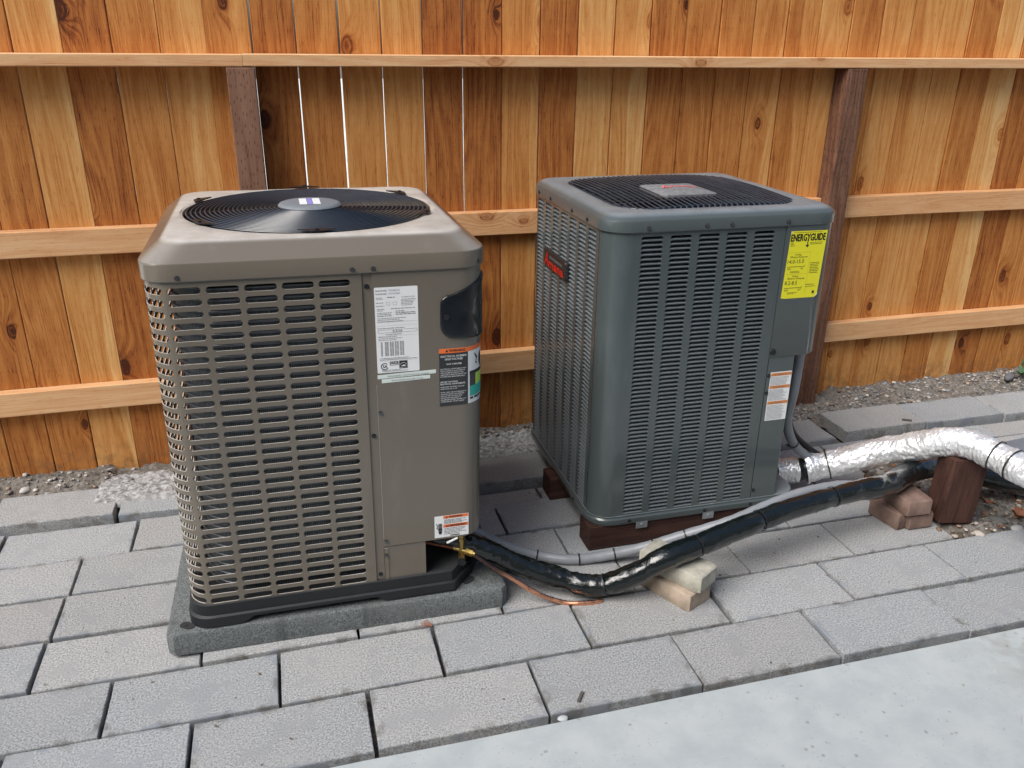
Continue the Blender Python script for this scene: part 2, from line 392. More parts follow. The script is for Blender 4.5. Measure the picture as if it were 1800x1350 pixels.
def frames(pts):
    pts = [Vector(p) for p in pts]; out = []; a = None
    for i, p in enumerate(pts):
        d = (pts[min(i+1, len(pts)-1)]-pts[max(i-1, 0)]).normalized()
        if a is None:
            a = Vector((0, 0, 1)) - d*d.z
            a = a.normalized() if a.length > .1 else d.orthogonal().normalized()
        else: a = (a-d*a.dot(d)).normalized()
        out.append((p, a, d.cross(a)))
    return out
def spline(ctrl, n=12):
    P = [Vector(p) for p in ctrl]; P = [P[0]*2-P[1]] + P + [P[-1]*2-P[-2]]; out = []
    for i in range(1, len(P)-2):
        for k in range(n):
            t = k/n; a, b, c, d = P[i-1], P[i], P[i+1], P[i+2]
            out.append(.5*((2*b)+(c-a)*t+(2*a-5*b+4*c-d)*t*t+(3*b-a-3*c+d)*t**3))
    out.append(P[-2]); return out
def rsq(h, R, n=128, hy=None):
    """rounded square loop sampled by angle"""
    L = []
    for i in range(n):
        t = 2*math.pi*(i+.5)/n; dx, dy = math.cos(t), math.sin(t)
        lo, hi = 0, 2*h
        for _ in range(40):
            m = (lo+hi)/2; x, y = abs(dx*m), abs(dy*m); qx, qy = max(x-(h-R), 0), max(y-(h-R), 0)
            if math.hypot(qx, qy) > R: hi = m
            else: lo = m
        L.append((dx*lo, dy*lo))
    return L

# flat print -----------------------------------------------------------------
_tc = {}
def text_geo(s, size):
    key = s
    if key not in _tc:
        cu = bpy.data.curves.new('t', 'FONT'); cu.body = s; cu.size = 1; cu.resolution_u = 2
        o = bpy.data.objects.new('t', cu); COL.objects.link(o)
        dg = bpy.context.evaluated_depsgraph_get(); me = bpy.data.meshes.new_from_object(o.evaluated_get(dg))
        _tc[key] = ([(v.co.x, v.co.y) for v in me.vertices], [tuple(p.vertices) for p in me.polygons])
        bpy.data.objects.remove(o); bpy.data.curves.remove(cu); bpy.data.meshes.remove(me)
    vs, fs = _tc[key]; return [(x*size, y*size) for x, y in vs], fs
class Print:
    """2-D print (u right, v up), placed with a mapping (u, v, lift) -> point"""
    def __init__(s): s.v = []; s.f = []
    def add(s, vs, fs):
        b = len(s.v); s.v += vs; s.f += [tuple(i+b for i in q) for q in fs]
    def text(s, t, size, u, v, width=None, align='L', bold=0.0, italic=0.0):
        vs, fs = text_geo(t, size)
        if not vs: return
        x0 = min(p[0] for p in vs); x1 = max(p[0] for p in vs); k = 1 if not width else width/(x1-x0)
        off = {'L': -x0*k, 'C': -(x0+x1)/2*k, 'R': -x1*k}[align]
        for du, dv in ([(0, 0)] if not bold else [(-bold, 0), (bold, 0), (0, bold), (0, -bold)]):
            s.add([(u+x*k+off+italic*y+du, v+y+dv) for x, y in vs], fs)
    def rect(s, u0, v0, u1, v1, nu=1):
        for i in range(nu):
            a = u0+(u1-u0)*i/nu; b = u0+(u1-u0)*(i+1)/nu
            s.add([(a, v0), (b, v0), (b, v1), (a, v1)], [(0, 1, 2, 3)])
    def frame(s, u0, v0, u1, v1, t):
        s.rect(u0, v0, u1, v0+t); s.rect(u0, v1-t, u1, v1); s.rect(u0, v0, u0+t, v1); s.rect(u1-t, v0, u1, v1)
    def poly(s, pts): s.add(pts, [tuple(range(len(pts)))])
    def dashes(s, u0, u1, v, h, rnd):
        u = u0
        while u < u1:
            l = rnd.uniform(1.2, 4.5)*h; s.rect(u, v, min(u+l, u1), v+h*.62); u += l+h*.55
    def build(s, name, mat, mp, lift, parent):
        m = MB(); m.add([mp(u, v, lift) for u, v in s.v], s.f); return m.build(name, mat, parent)
rp = random.Random(3)
def rounded_plate(u0, v0, u1, v1, r, n=5):
    L = []
    for cu, cv, a in ((u1-r, v1-r, 0), (u0+r, v1-r, 90), (u0+r, v0+r, 180), (u1-r, v0+r, 270)):
        for t in range(n+1):
            q = math.radians(a+90*t/n); L.append((cu+r*math.cos(q), cv+r*math.sin(q)))
    return L

# ================================================================== SETTING
g = MB(); g.add([(-60, -60, -.075), (60, -60, -.075), (60, 60, -.075), (-60, 60, -.075)], [(0, 1, 2, 3)])
tag(g.build('ground', m_soil), kind='structure')
g = MB(); g.add([(-30, 3.6, -.03), (30, 3.6, -.03), (30, 40, -.03), (-30, 40, -.03)], [(0, 1, 2, 3)])  # pale sheet added beyond the fence to brighten the board gaps
tag(g.build('bright_ground_sheet', m_ground_sheet), kind='structure')
# pale slab in the foreground
m = MB(); nx = 60; xs = [-6+14*i/nx for i in range(nx+1)]
top, bot = [], []
for x in xs:
    e = 1.482+.004*mnoise.noise(Vector((x*9, 0, 0)))+.002*mnoise.noise(Vector((x*40, 1, 0)))
    top.append((x, e))
L0 = [(x, -6, -.004) for x in xs]; L1 = [(x, e-.005, -.004) for x, e in top]; L2 = [(x, e, -.009) for x, e in top]; L3 = [(x, e+.001, -.07) for x, e in top]
m.loft([L3, L2, L1, L0], closed=False)
tag(m.build('concrete_slab', m_slab), kind='structure')

# unseen house wall behind the viewer, added to keep front faces shaded
m = MB(); m.box((-9, -1.85, -.07), (9, -1.55, 3.0)); m.add([(-9.3, -2.0, 3.15), (9.3, -2.0, 3.15), (9.3, -1.05, 2.98), (-9.3, -1.05, 2.98)], [(0, 1, 2, 3)])
tag(m.build('unseen_house_wall', plain('painted_stucco', (.58, .55, .50), .85, var=.06, scale=4, bump=.3)), kind='structure')

# paving ---------------------------------------------------------------------
pav = bpy.data.objects.new('paving', None); link(pav); tag(pav, kind='structure')
rq = random.Random(11)
def paver(x0, x1, y0, y1, zt=0.0, rz=0.0, tilt=True, chip=True):
    """one concrete block with worn, slightly uneven edges"""
    hx, hy = (x1-x0)/2, (y1-y0)/2; sd_ = rq.random()*100
    loops = []
    per = []
    nx_, ny_ = 14, 7
    for i in range(nx_): per.append((-hx+2*hx*i/nx_, -hy))
    for i in range(ny_): per.append((hx, -hy+2*hy*i/ny_))
    for i in range(nx_): per.append((hx-2*hx*i/nx_, hy))
    for i in range(ny_): per.append((-hx, hy-2*hy*i/ny_))
    def sh(d, z, jit):
        L = []
        for (x, y) in per:
            k = mnoise.noise(Vector((x*26+sd_, y*26, 3)))*jit + max(0, mnoise.noise(Vector((x*9+sd_, y*9, 9)))-.35)*jit*5*(1 if chip else 0)
            dd = d+abs(k); X = x-math.copysign(min(dd, hx*.5), x) if abs(abs(x)-hx) < 1e-6 else x
            Y = y-math.copysign(min(dd, hy*.5), y) if abs(abs(y)-hy) < 1e-6 else y
            L.append((X, Y, z))
        return L
    m = MB(); m.loft([sh(0, -.055, 0), sh(0.0, -.004, .001), sh(.0006, -.0010, .0022), sh(.0018, 0, .0030)], False, True)
    o = m.build('paver', m_paver, pav)
    o.location = ((x0+x1)/2, (y0+y1)/2, zt+(rq.uniform(-.0035, .0035) if tilt else 0))
    o.rotation_euler = (rq.uniform(-.012, .012), rq.uniform(-.006, .006), rz+rq.uniform(-.008, .008))
    return o
def course(y0, y1, joints, zt=0.0, gaps=None, rz=0.0):
    for i in range(len(joints)-1):
        gl = .0038; gr = .0038
        if gaps: gl = gaps.get(i, gl); gr = gaps.get(i+1, gr)
        paver(joints[i]+gl, joints[i+1]-gr, y0+.0026+rq.uniform(0, .002), y1-.0026-rq.uniform(0, .002), zt, rz)
course(1.497, 1.703, [-1.57, -1.155, -.737, -.325, .098, .526, .945, 1.365, 1.785, 2.205, 2.62, 3.03], gaps={4: .0055, 5: .004, 6: .003, 7: .005, 8: .0025})
course(1.706, 1.908, [-1.37, -.95, -.535, -.118, .303, .715, 1.147, 1.558, 1.965, 2.385, 2.80], gaps={4: .0055, 5: .004, 6: .010})
course(1.911, 2.112, [-1.57, -1.15, -.735, -.32, .098, .517, .935, 1.325, 1.71, 2.105])
course(2.115, 2.316, [-1.56, -1.14, -.725, -.31, .11, .45, .80, 1.21, 1.60, 1.98])
course(2.319, 2.520, [-1.55, -1.13, -.715, -.30, .11, .37, .637, 1.05, 1.46, 1.86, 2.20])
course(2.523, 2.728, [-1.40, -.985, -.575, -.36], gaps={2: .005})
course(2.487, 2.598, [.40, .82, 1.24, 1.66], gaps={1: .005})
course(2.523, 2.645, [1.66, 2.07, 2.48, 2.88, 3.28])
course(2.523, 2.598, [-.36, .02, .40])
for a, b, yy, zz in ((-1.44, -1.06, 2.752, .02), (-1.055, -.655, 2.750, .022), (-.645, -.25, 2.742, .018)):
    paver(a+.003, b-.003, yy, yy+.2, zz, -.012)
for a, b, yy, zz in ((-.24, .17, 2.66, .02), (.175, .59, 2.63, .026), (.595, 1.01, 2.622, .028), (1.015, 1.43, 2.63, .026), (1.435, 1.82, 2.64, .022), (1.825, 2.165, 2.66, .012), (2.215, 2.62, 2.672, .030), (2.623, 3.03, 2.668, .026), (3.034, 3.44, 2.664, .024), (3.445, 3.86, 2.66, .024)):
    paver(a+.003, b-.003, yy, yy+.2, zz, 0)
for a, b, y0, y1 in ((2.70, 3.11, 2.43, 2.518), (2.62, 3.03, 2.22, 2.42), (3.04, 3.45, 2.22, 2.42), (3.12, 3.5, 2.43, 2.518)):
    paver(a+.004, b-.004, y0, y1, .004)

# bedding soil under the joints, soil along the fence and beside the timber block
def terrain(name, x0, x1, y0, y1, nx, ny, hf, mat, kind='structure'):
    m = MB(); m.loft([[(x0+(x1-x0)*i/nx, y0+(y1-y0)*j/ny, hf(x0+(x1-x0)*i/nx, y0+(y1-y0)*j/ny)) for i in range(nx+1)] for j in range(ny+1)], closed=False)
    return tag(m.build(name, mat, smooth=True), kind=kind)
N3 = lambda x, y, s, z=0: mnoise.noise(Vector((x*s, y*s, z)))
def frac(x, y, s, z=0, o=4): return sum(mnoise.noise(Vector((x*s*2**i, y*s*2**i, z+i)))/2**i for i in range(o))
terrain('bedding_soil', -2, 4.4, 1.47, 2.9, 60, 24, lambda x, y: -.038+.006*frac(x, y, 9), m_soil)
def hf_fence(x, y):
    t = min(1, max(0, (y-2.86)/.18)); h = -.012+.042*t+.016*frac(x, y, 16)+.012*frac(x, y, 45, 4)
    if x < -.7: h += .022*math.exp(-((y-3.02)/.07)**2)
    if x > 2.4: h += .012*t
    return h
terrain('soil_strip', -2.2, 4.6, 2.80, 3.35, 420, 36, hf_fence, m_soil)
terrain('soil_patch', 2.06, 2.75, 1.90, 2.66, 90, 100, lambda x, y: -.002+.014*frac(x, y, 12)+.010*frac(x, y, 40, 2)-.03*max(0, 1-min(x-2.06, 2.75-x, y-1.90, 2.66-y)/.05), m_soil)
def hf_crust(x, y):
    e = min(x+.78, 1.05-x, (y-2.80)*1.5, 3.07-y)
    return .030+.010*frac(x, y, 14, 7)+.006*frac(x, y, 60, 9)-.05*max(0, 1-e/.05)
terrain('concrete_footing', -.78, 1.05, 2.815, 3.07, 220, 36, hf_crust, m_crust)

# gravel and litter: far too many to count
def stones(name, spots, smin, smax, cols, rnd):
    vs, fs, cs = [], [], []
    t = (1+5**.5)/2
    ico = [Vector(p).normalized() for p in ((-1,t,0),(1,t,0),(-1,-t,0),(1,-t,0),(0,-1,t),(0,1,t),(0,-1,-t),(0,1,-t),(t,0,-1),(t,0,1),(-t,0,-1),(-t,0,1))]
    fc = [(0,11,5),(0,5,1),(0,1,7),(0,7,10),(0,10,11),(1,5,9),(5,11,4),(11,10,2),(10,7,6),(7,1,8),(3,9,4),(3,4,2),(3,2,6),(3,6,8),(3,8,9),(4,9,5),(2,4,11),(6,2,10),(8,6,7),(9,8,1)]
    V, F = list(ico), []
    mid = {}
    def md(a, b):
        k = (min(a, b), max(a, b))
        if k not in mid: mid[k] = len(V); V.append(((V[a]+V[b])/2).normalized())
        return mid[k]
    for a, b, c in fc:
        x, y, z = md(a, b), md(b, c), md(c, a); F += [(a, x, z), (b, y, x), (c, z, y), (x, y, z)]
    for (x, y, z) in spots:
        s = smin+(smax-smin)*rnd.random()**2; sc = (s*rnd.uniform(.8, 1.5), s*rnd.uniform(.7, 1.1), s*rnd.uniform(.4, .75))
        R = Matrix.Rotation(rnd.uniform(0, 6.28), 3, 'Z') @ Matrix.Rotation(rnd.uniform(-.4, .4), 3, 'X'); sd_ = rnd.random()*50
        b = len(vs); col = rnd.choice(cols); k = rnd.uniform(.7, 1.25)
        for p in V:
            q = p*(1+.22*mnoise.noise(p*1.7+Vector((sd_, 0, 0)))); q = R @ Vector((q.x*sc[0], q.y*sc[1], q.z*sc[2]))
            vs.append((x+q.x, y+q.y, z+q.z))
        fs += [tuple(i+b for i in f) for f in F]; cs += [tuple(min(1, c*k) for c in col)]*len(V)
    me = bpy.data.meshes.new(name); me.from_pydata(vs, [], fs); me.materials.append(m_gravel); me.shade_smooth()
    ca = me.color_attributes.new('Col', 'FLOAT_COLOR', 'POINT')
    for i, c in enumerate(cs): ca.data[i].color = (*c, 1)
    return link(bpy.data.objects.new(name, me))
SC = [(.30, .29, .28), (.22, .20, .18), (.42, .40, .37), (.16, .16, .17), (.36, .28, .22), (.5, .48, .45), (.25, .26, .29), (.20, .155, .12)]
sp_ = []
rg = random.Random(5)
for _ in range(950):
    x = rg.uniform(2.0, 3.9); y = rg.uniform(2.885, 3.07) if x > 2.2 else rg.uniform(2.88, 3.0); sp_.append((x, y, hf_fence(x, y)+.002))
for _ in range(200):
    x = rg.uniform(-1.4, -.62); y = rg.uniform(2.955, 3.06); sp_.append((x, y, hf_fence(x, y)+.002))
for _ in range(120):
    x = rg.uniform(.45, 1.1); y = rg.uniform(2.99, 3.07); sp_.append((x, y, .036))
tag(stones('gravel', sp_, .0025, .0095, SC, rg), 'grey and tan pebbles lying along the fence foot', 'gravel', kind='stuff')
sp_ = []
for _ in range(520):
    x = rg.uniform(2.08, 2.72); y = rg.uniform(1.91, 2.6); sp_.append((x, y, .003+.012*frac(x, y, 12)))
LC = [(.17, .12, .085), (.26, .19, .14), (.11, .085, .065), (.34, .29, .24), (.22, .11, .06), (.42, .38, .33)]
tag(stones('leaf_litter', sp_, .004, .016, LC, rg), 'bits of dry leaf, bark and pebble on bare soil', 'litter', kind='stuff')

sp_ = []
for _ in range(230):
    x = rg.uniform(-.9, 2.4); y = rg.uniform(1.52, 2.6)
    if -.42 < x < .56 and y > 1.92: continue
    sp_.append((x, y, .0025))
tag(stones('paving_grit', sp_, .0008, .0034, LC, rg), 'tiny crumbs of soil and leaf scattered over the pavers', 'grit', kind='stuff')

# ================================================================== FENCE
fen = thing('wooden_fence', 'tall cedar board fence with rails and posts behind both outdoor units', 'fence', (0, 3.082, 0))
PX0, PP = -.75685, .1425
tones = {-3: .4, -2: .5, -1: .4, 0: .42, 1: .68, 2: .33, 3: .50, 4: .60, 5: .52, 6: .36, 7: .46, 8: .62, 9: .62, 10: .28, 11: .36, 12: .54, 13: .34, 14: .78, 15: .70, 16: .42, 17: .48, 18: .46, 19: .54, 20: .45, 21: .70, 22: .48, 23: .66, 24: .50, 25: .68, 26: .46, 27: .76, 28: .34, 29: .5, 30: .6, 31: .45}
saps = {1: .35, 4: .62, 15: .55, 20: .62, 22: .2, 24: .66, 27: .5, 3: .25, 12: .4, 19: .4, 5: .45}
rf = random.Random(21)
for n in range(-3, 32):
    x1 = PX0+n*PP; wv_ = PP-{0: .0030, 1: .0024, 2: .0018, 3: .0012, 4: .0009, 5: .0014}.get(n, .0054 if 6 <= n <= 9 else .0040); h0 = .012 if n < 14 else .0; hz = 1.86
    m = MB(); L = []
    nz_ = 30; sd_ = rf.random()*90
    for i in range(nz_+1):
        z = -h0*0+hz*i/nz_; e1 = .0009*mnoise.noise(Vector((z*7, sd_, 0)))+.0005*mnoise.noise(Vector((z*30, sd_, 2))); e2 = .0009*mnoise.noise(Vector((z*7, sd_, 5)))
        a, b = -wv_/2+e1, wv_/2+e2; c = .0018; t = .0190; bow = .0012*mnoise.noise(Vector((z*1.1, sd_, 8)))
        L.append([(a+c, bow, z), (b-c, bow, z), (b, bow+c, z), (b, bow+t, z), (a, bow+t, z), (a, bow+c, z)])
    m.loft(L, True, True)
    o = m.build('picket', m_cedar, fen); o.location = (x1-PP/2, rf.uniform(0, .0015), rf.uniform(-.004, .008)); o.rotation_euler = (rf.uniform(-.001, .001), rf.uniform(-.0009, .0009), 0)
    o.color = (.53+.98*(tones.get(n, .5)-.5)+rf.uniform(-.03, .03), saps.get(n, 0), rf.random(), 1)
def rail(x0, x1, y0, y1, z0, z1, tone):
    m = MB(); L = []; k = 14; r = .003
    for i in range(k+1):
        x = x0+(x1-x0)*i/k; d = .0012*mnoise.noise(Vector((x*2, z0*9, 1)))
        L.append([(x-(x0+x1)/2, y+d, z+d) for y, z in ((y0+r, z0), (y1, z0), (y1, z1), (y0+r, z1), (y0, z1-r), (y0, z0+r))])
    m.loft(L, True, True); o = m.build('rail', m_fir, fen); o.location = ((x0+x1)/2, 0, 0); o.color = (tone, 0, rf.random(), 1); return o
rail(-2.45, -.0775, -.091, -.0015, 1.458, 1.496, .62); rail(-.0765, 4.8, -.091, -.0015, 1.459, 1.4975, .66)
for zz, tn in ((.948, .60), (.383, .66)):
    rail(-2.4, -.1335, -.0400, -.0015, zz-.089, zz, tn); rail(-.0365, 2.1885, -.0400, -.0015, zz-.089, zz, tn-.03); rail(2.2795, 4.8, -.0400, -.0015, zz-.089, zz, tn-.04)
for x0, tn in ((-.131, .74), (2.190, .52)):
    m = MB(); m.rbox((-.0445, -.0445, -.1), (.0445, .0445, 1.4565), .003); o = m.build('post', m_treat, fen); o.location = (x0+.0445, -.0465, 0); o.color = (tn, 0, rf.random(), 1)

# ================================================================== TAN UNIT
pad = MB()
def pad_loop(hx, hy, z, j):
    L = []
    for (x, y) in rsq(1, .05, 160):
        X, Y = x*hx, y*hy; k = j*mnoise.noise(Vector((X*30, Y*30, z*20))); L.append((X*(1+k), Y*(1+k), z+k*.4))
    return L
pad.loft([pad_loop(.470, .46, 0, .003), pad_loop(.470, .46, .055, .004), pad_loop(.466, .456, .064, .004), pad_loop(.455, .445, .068, .002), pad_loop(.1, .1, .068, 0)], True, True)
po = pad.build('equipment_pad', m_pad, smooth=False, auto=35); po.location = (.072, 2.405, .003); po.rotation_euler = (0, .011, -.012)
tag(po, 'dark grey concrete pad under the taupe outdoor unit', 'pad')

TAN = thing('heat_pump', 'taupe outdoor heat pump with slotted front and round fan grille on concrete pad', 'heat pump', (.067, 2.37, .0725), (0, .0095, .004))
H, R = .402, .068
LA = math.pi*R/2; LF = 2*H-2*R
def per(s, H=H, R=R):
    LA = math.pi*R/2; LF = 2*H-2*R
    if 0 <= s <= LF: return (-H+R+s, -H, 0, -1)
    if s < 0:
        if s > -LA:
            t = -s/R; return (-H+R-R*math.sin(t), -H+R-R*math.cos(t), -math.sin(t), -math.cos(t))
        return (-H, -H+R+(-s-LA), -1, 0)
    s2 = s-LF
    if s2 < LA:
        t = s2/R; return (H-R+R*math.sin(t), -H+R-R*math.cos(t), math.sin(t), -math.cos(t))
    return (H, -H+R+(s2-LA), 1, 0)
def pmap(s, z, lift=0.0, H=H, R=R):
    x, y, nx_, ny_ = per(s, H, R); return (x+nx_*lift, y+ny_*lift, z)
def holes_panel(m, cells, hole, pm, lip=.004, lipin=.0008, seg=4, nh=1):
    """cells (s0,s1,z0,z1) each pierced by a rounded hole (hw, zlo, zhi, rbot, rtop) about the cell's middle"""
    hw, zl, zh, rb, rt = hole
    for (s0, s1, z0, z1, nh_) in cells:
        cs, cz = (s0+s1)/2, (z0+z1)/2; inn, outr = [], []
        def arc(cx, czz, r, a0, corner, e0, e1):
            for t in range(seg+1):
                q = math.radians(a0+90*t/seg); inn.append((cx+r*math.cos(q), czz+r*math.sin(q))); f = t/seg
                outr.append(tuple(e0[i]+(corner[i]-e0[i])*f*2 for i in (0, 1)) if f <= .5 else tuple(corner[i]+(e1[i]-corner[i])*(f*2-1) for i in (0, 1)))
        xr, xl, yb, yt = cs+hw, cs-hw, cz+zl, cz+zh
        arc(xr-rb, yb+rb, rb, -90, (s1, z0), (xr-rb, z0), (s1, yb+rb))
        arc(xr-rt, yt-rt, rt, 0, (s1, z1), (s1, yt-rt), (xr-rt, z1))
        for t in range(1, nh_): f = t/nh_; inn.append((xr-rt+(xl-xr+2*rt)*f, yt)); outr.append((inn[-1][0], z1))
        arc(xl+rt, yt-rt, rt, 90, (s0, z1), (xl+rt, z1), (s0, yt-rt))
        arc(xl+rb, yb+rb, rb, 180, (s0, z0), (s0, yb+rb), (xl+rb, z0))
        for t in range(1, nh_): f = t/nh_; inn.append((xl+rb+(xr-xl-2*rb)*f, yb)); outr.append((inn[-1][0], z0))
        r3 = []
        for (a, b) in inn:
            da, db = cs-a, cz-b; l = math.hypot(da, db) or 1; r3.append((a+da/l*lipin, b+db/l*lipin))
        m.loft([[pm(a, b, 0) for a, b in outr], [pm(a, b, 0) for a, b in inn], [pm((a*2+c_)/3, (b*2+d_)/3, -lip*.12) for (a, b), (c_, d_) in zip(inn, r3)], [pm(a, b, -lip*.4) for a, b in r3], [pm(a, b, -lip) for a, b in r3]])
def strip(m, s0, s1, z0, z1, pm, n=1, lift=0.0):
    m.loft([[pm(s0+(s1-s0)*i/n, z, lift) for i in range(n+1)] for z in (z0, z1)], closed=False)
# slotted coil panels
ZT, PZ = .930, .0284; rows = 31; PC = .0848
sc1 = -.311+H-R                                    # first flat column centre
m = MB(); cells = []
for j in range(rows):
    zc = ZT-PZ*j
    for c in range(-1, 5):
        s = sc1+PC*c; cells.append((s-PC/2, s+PC/2, zc-PZ/2, zc+PZ/2, 8 if c == -1 else 4 if c == 0 else 1))
holes_panel(m, cells, (.0373, -.0083, .0083, .0082, .0082), pmap, .0022, .0007)
se = sc1+PC*4.5; z0, z1 = ZT+PZ/2, ZT-PZ*(rows-.5)
strip(m, sc1-PC*1.5, se, z0, .957, pmap, 24); strip(m, sc1-PC*1.5, se, .060, z1, pmap, 24)
strip(m, se, .0925+H-R, .060, .957, pmap)
xe = .0925
m.add([(xe, -H, .06), (xe, -H, .957), (xe, -H+.008, .957), (xe, -H+.008, .06)], [(0, 1, 2, 3)])
m.build('slotted_panel', m_tan, TAN, auto=40)
m = MB(); cells = []; s = sc1-PC*1.5
for j in range(rows):
    zc = ZT-PZ*j
    for c in range(8): cells.append((s-PC*(c+1), s-PC*c, zc-PZ/2, zc+PZ/2, 1))
holes_panel(m, cells, (.0373, -.0083, .0083, .0082, .0082), pmap, .0022, .0007)
strip(m, s-PC*8, s, z0, .957, pmap); strip(m, s-PC*8, s, .06, z1, pmap); strip(m, s-PC*8-.06, s-PC*8, .06, .957, pmap)
m.build('slotted_panel', m_tan, TAN, auto=40)
m = MB(); m.add([(-H, H, .06), (H, H, .06), (H, H, .957), (-H, H, .957)], [(0, 1, 2, 3)])
m.build('rear_panel', m_tan, TAN)
# recessed mullion and service panel
m = MB(); m.box((.0935, -H+.004, .055), (.1165, -H+.02, .957)); m.build('mullion', m_tan, TAN)
SX = .1165+H-R; SEND = LF+LA+.55
m = MB()
n_ = 40
def spath(s): return s
ss = [SX, LF]+[LF+LA*i/14 for i in range(1, 15)]+[LF+LA+.1*i for i in range(1, 7)]
m.loft([[pmap(a, z, l) for a in ss] for z, l in ((.957, .0), (.176, .0), (.174, -.002), (.174, -.012))], closed=False)
m.loft([[pmap(SX, z, 0) for z in (.174, .957)], [pmap(SX, z, -.008) for z in (.174, .957)]], closed=False)
m.build('service_panel', m_tan, TAN, auto=40)
m = MB(); m.box((.1175, -H+.003, .052), (.233, -H+.012, .1725)); m.box((.1175, -H+.001, .052), (.128, -H+.0035, .168)); m.build('lower_panel', m_tan, TAN)
m = MB(); m.box((.1168, -H-.0005, .20), (.1182, -H+.004, .66)); m.build('panel_edge', m_zinc, TAN)
# interior: coil and dark compartment
m = MB(); hc = H-.050; rc = .115
def coil_loop(z): return [(-hc+rc+.0, -hc, z)]
pth = [(.085, -hc), (-hc+rc, -hc)]+[(-hc+rc-rc*math.sin(t*math.pi/2/10), -hc+rc-rc*math.cos(t*math.pi/2/10)) for t in range(1, 11)]+[(-hc, H-.03)]
m.loft([[(x, y, z) for x, y in pth] for z in (.058, .945)], closed=False)
pin = [(x+.035, y+.035) for x, y in pth]
m.loft([[(x, y, z) for x, y in pin] for z in (.058, .945)], closed=False)
coil = m.build('coil', m_coil, TAN)
m = MB()
for i in range(30):
    z = .085+.0288*i
    m.tube([(x*1.0-(0.004 if x < -hc+.01 else 0), y-.003, z) for x, y in pth], .0042, 6, False)
m.build('coil_tubes', plain('coil_tube', (.16, .17, .18), .3, .8), coil, smooth=True)
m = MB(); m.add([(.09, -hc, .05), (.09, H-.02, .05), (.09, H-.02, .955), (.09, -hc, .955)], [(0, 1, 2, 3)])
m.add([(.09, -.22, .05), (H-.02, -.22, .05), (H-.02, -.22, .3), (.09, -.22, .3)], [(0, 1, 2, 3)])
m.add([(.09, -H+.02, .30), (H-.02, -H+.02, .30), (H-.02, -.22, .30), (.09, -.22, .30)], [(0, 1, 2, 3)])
m.add([(-hc, -hc, .052), (H-.02, -hc, .052), (H-.02, H-.02, .052), (-hc, H-.02, .052)], [(0, 1, 2, 3)])  # dark floor sheet, stands in for the shade in the opening
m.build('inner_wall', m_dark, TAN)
# base pan with chamfered service corner and arched skirt
m = MB()
def panloop(off, zf):
    o = H+off; L = []
    pts = [(-o+.06, -o)]+[(-o+.06+(o*2-.06-.10)*i/30, -o) for i in range(1, 31)]+[(o-.035, -o+.075), (o, -o+.14), (o, o), (-o, o)]+[(-o, -o+.06)]+[(-o+.06-.06*math.cos(t*math.pi/12), -o+.06-.06*math.sin(t*math.pi/12)) for t in range(1, 6)]
    return [(x, y, zf(x, y)) for x, y in pts]
def skirt(x, y):
    if y < -H+.03: return .020*max(0, min(1, (x+H-.13)/.03))*max(0, min(1, (.12-x)/.03))+.004*max(0, min(1, (x-.12)/.03))
    return 0
m.loft([panloop(.010, skirt), panloop(.010, lambda x, y: .030), panloop(.004, lambda x, y: .034), panloop(.004, lambda x, y: .066), panloop(-.004, lambda x, y: .068), panloop(-.03, lambda x, y: .060)], False, True)
m.build('base_pan', m_pan, TAN, auto=35)
for (x, y, a) in ((-H-.004, -H+.010, 2.6), (H-.050, -H+.028, .6)):
    m = MB(); pl = rounded_plate(-.008, -.013, .034, .013, .0125); hole = [(.018+.0035*math.cos(q*math.pi/4), .0035*math.sin(q*math.pi/4)) for q in range(8)]
    m.loft([[(u, v, z) for u, v in pl] for z in (0, .004)], True, True); m.cyl((.018, 0, .004), (.018, 0, .0055), .0055, n=10)
    o = m.build('foot_tab', m_pan, TAN); o.location = (x, y, -.003); o.rotation_euler = (0, 0, a+math.pi/2*0)
# cap with rolled fan opening
m = MB(); NL = 160
def sq(h, r, z): return [(x, y, z) for x, y in rsq(h, r, NL)]
def circ(r, z, fy=.012): return [(r*math.cos(2*math.pi*(i+.5)/NL), fy+r*math.sin(2*math.pi*(i+.5)/NL), z) for i in range(NL)]
FR = .330; FY = .012
m.loft([sq(H+.001, R, .954), sq(H+.005, R+.004, .953), sq(H+.006, R+.005, .955), sq(H+.006, R+.005, .992), sq(H+.0048, R+.005, .9954), sq(H-.036, R+.004, 1.0275), sq(H-.042, R+.002, 1.0318), sq(H-.049, R-.002, 1.0348), sq(H-.058, R-.006, 1.0362), sq(H-.064, R-.008, 1.0365)]
       + [[(a[0]*(1-t)+b[0]*t, a[1]*(1-t)+b[1]*t, 1.0365+.001*math.sin(t*math.pi)) for a, b in zip(sq(H-.060, R-.005, 0), circ(FR+.008, 0))] for t in (.35, .7, 1.0)]
       + [circ(FR+.003, 1.035), circ(FR, 1.031), circ(FR-.004, .98), circ(FR-.008, .90)])
capo = m.build('top_cap', m_tan, TAN, auto=24)
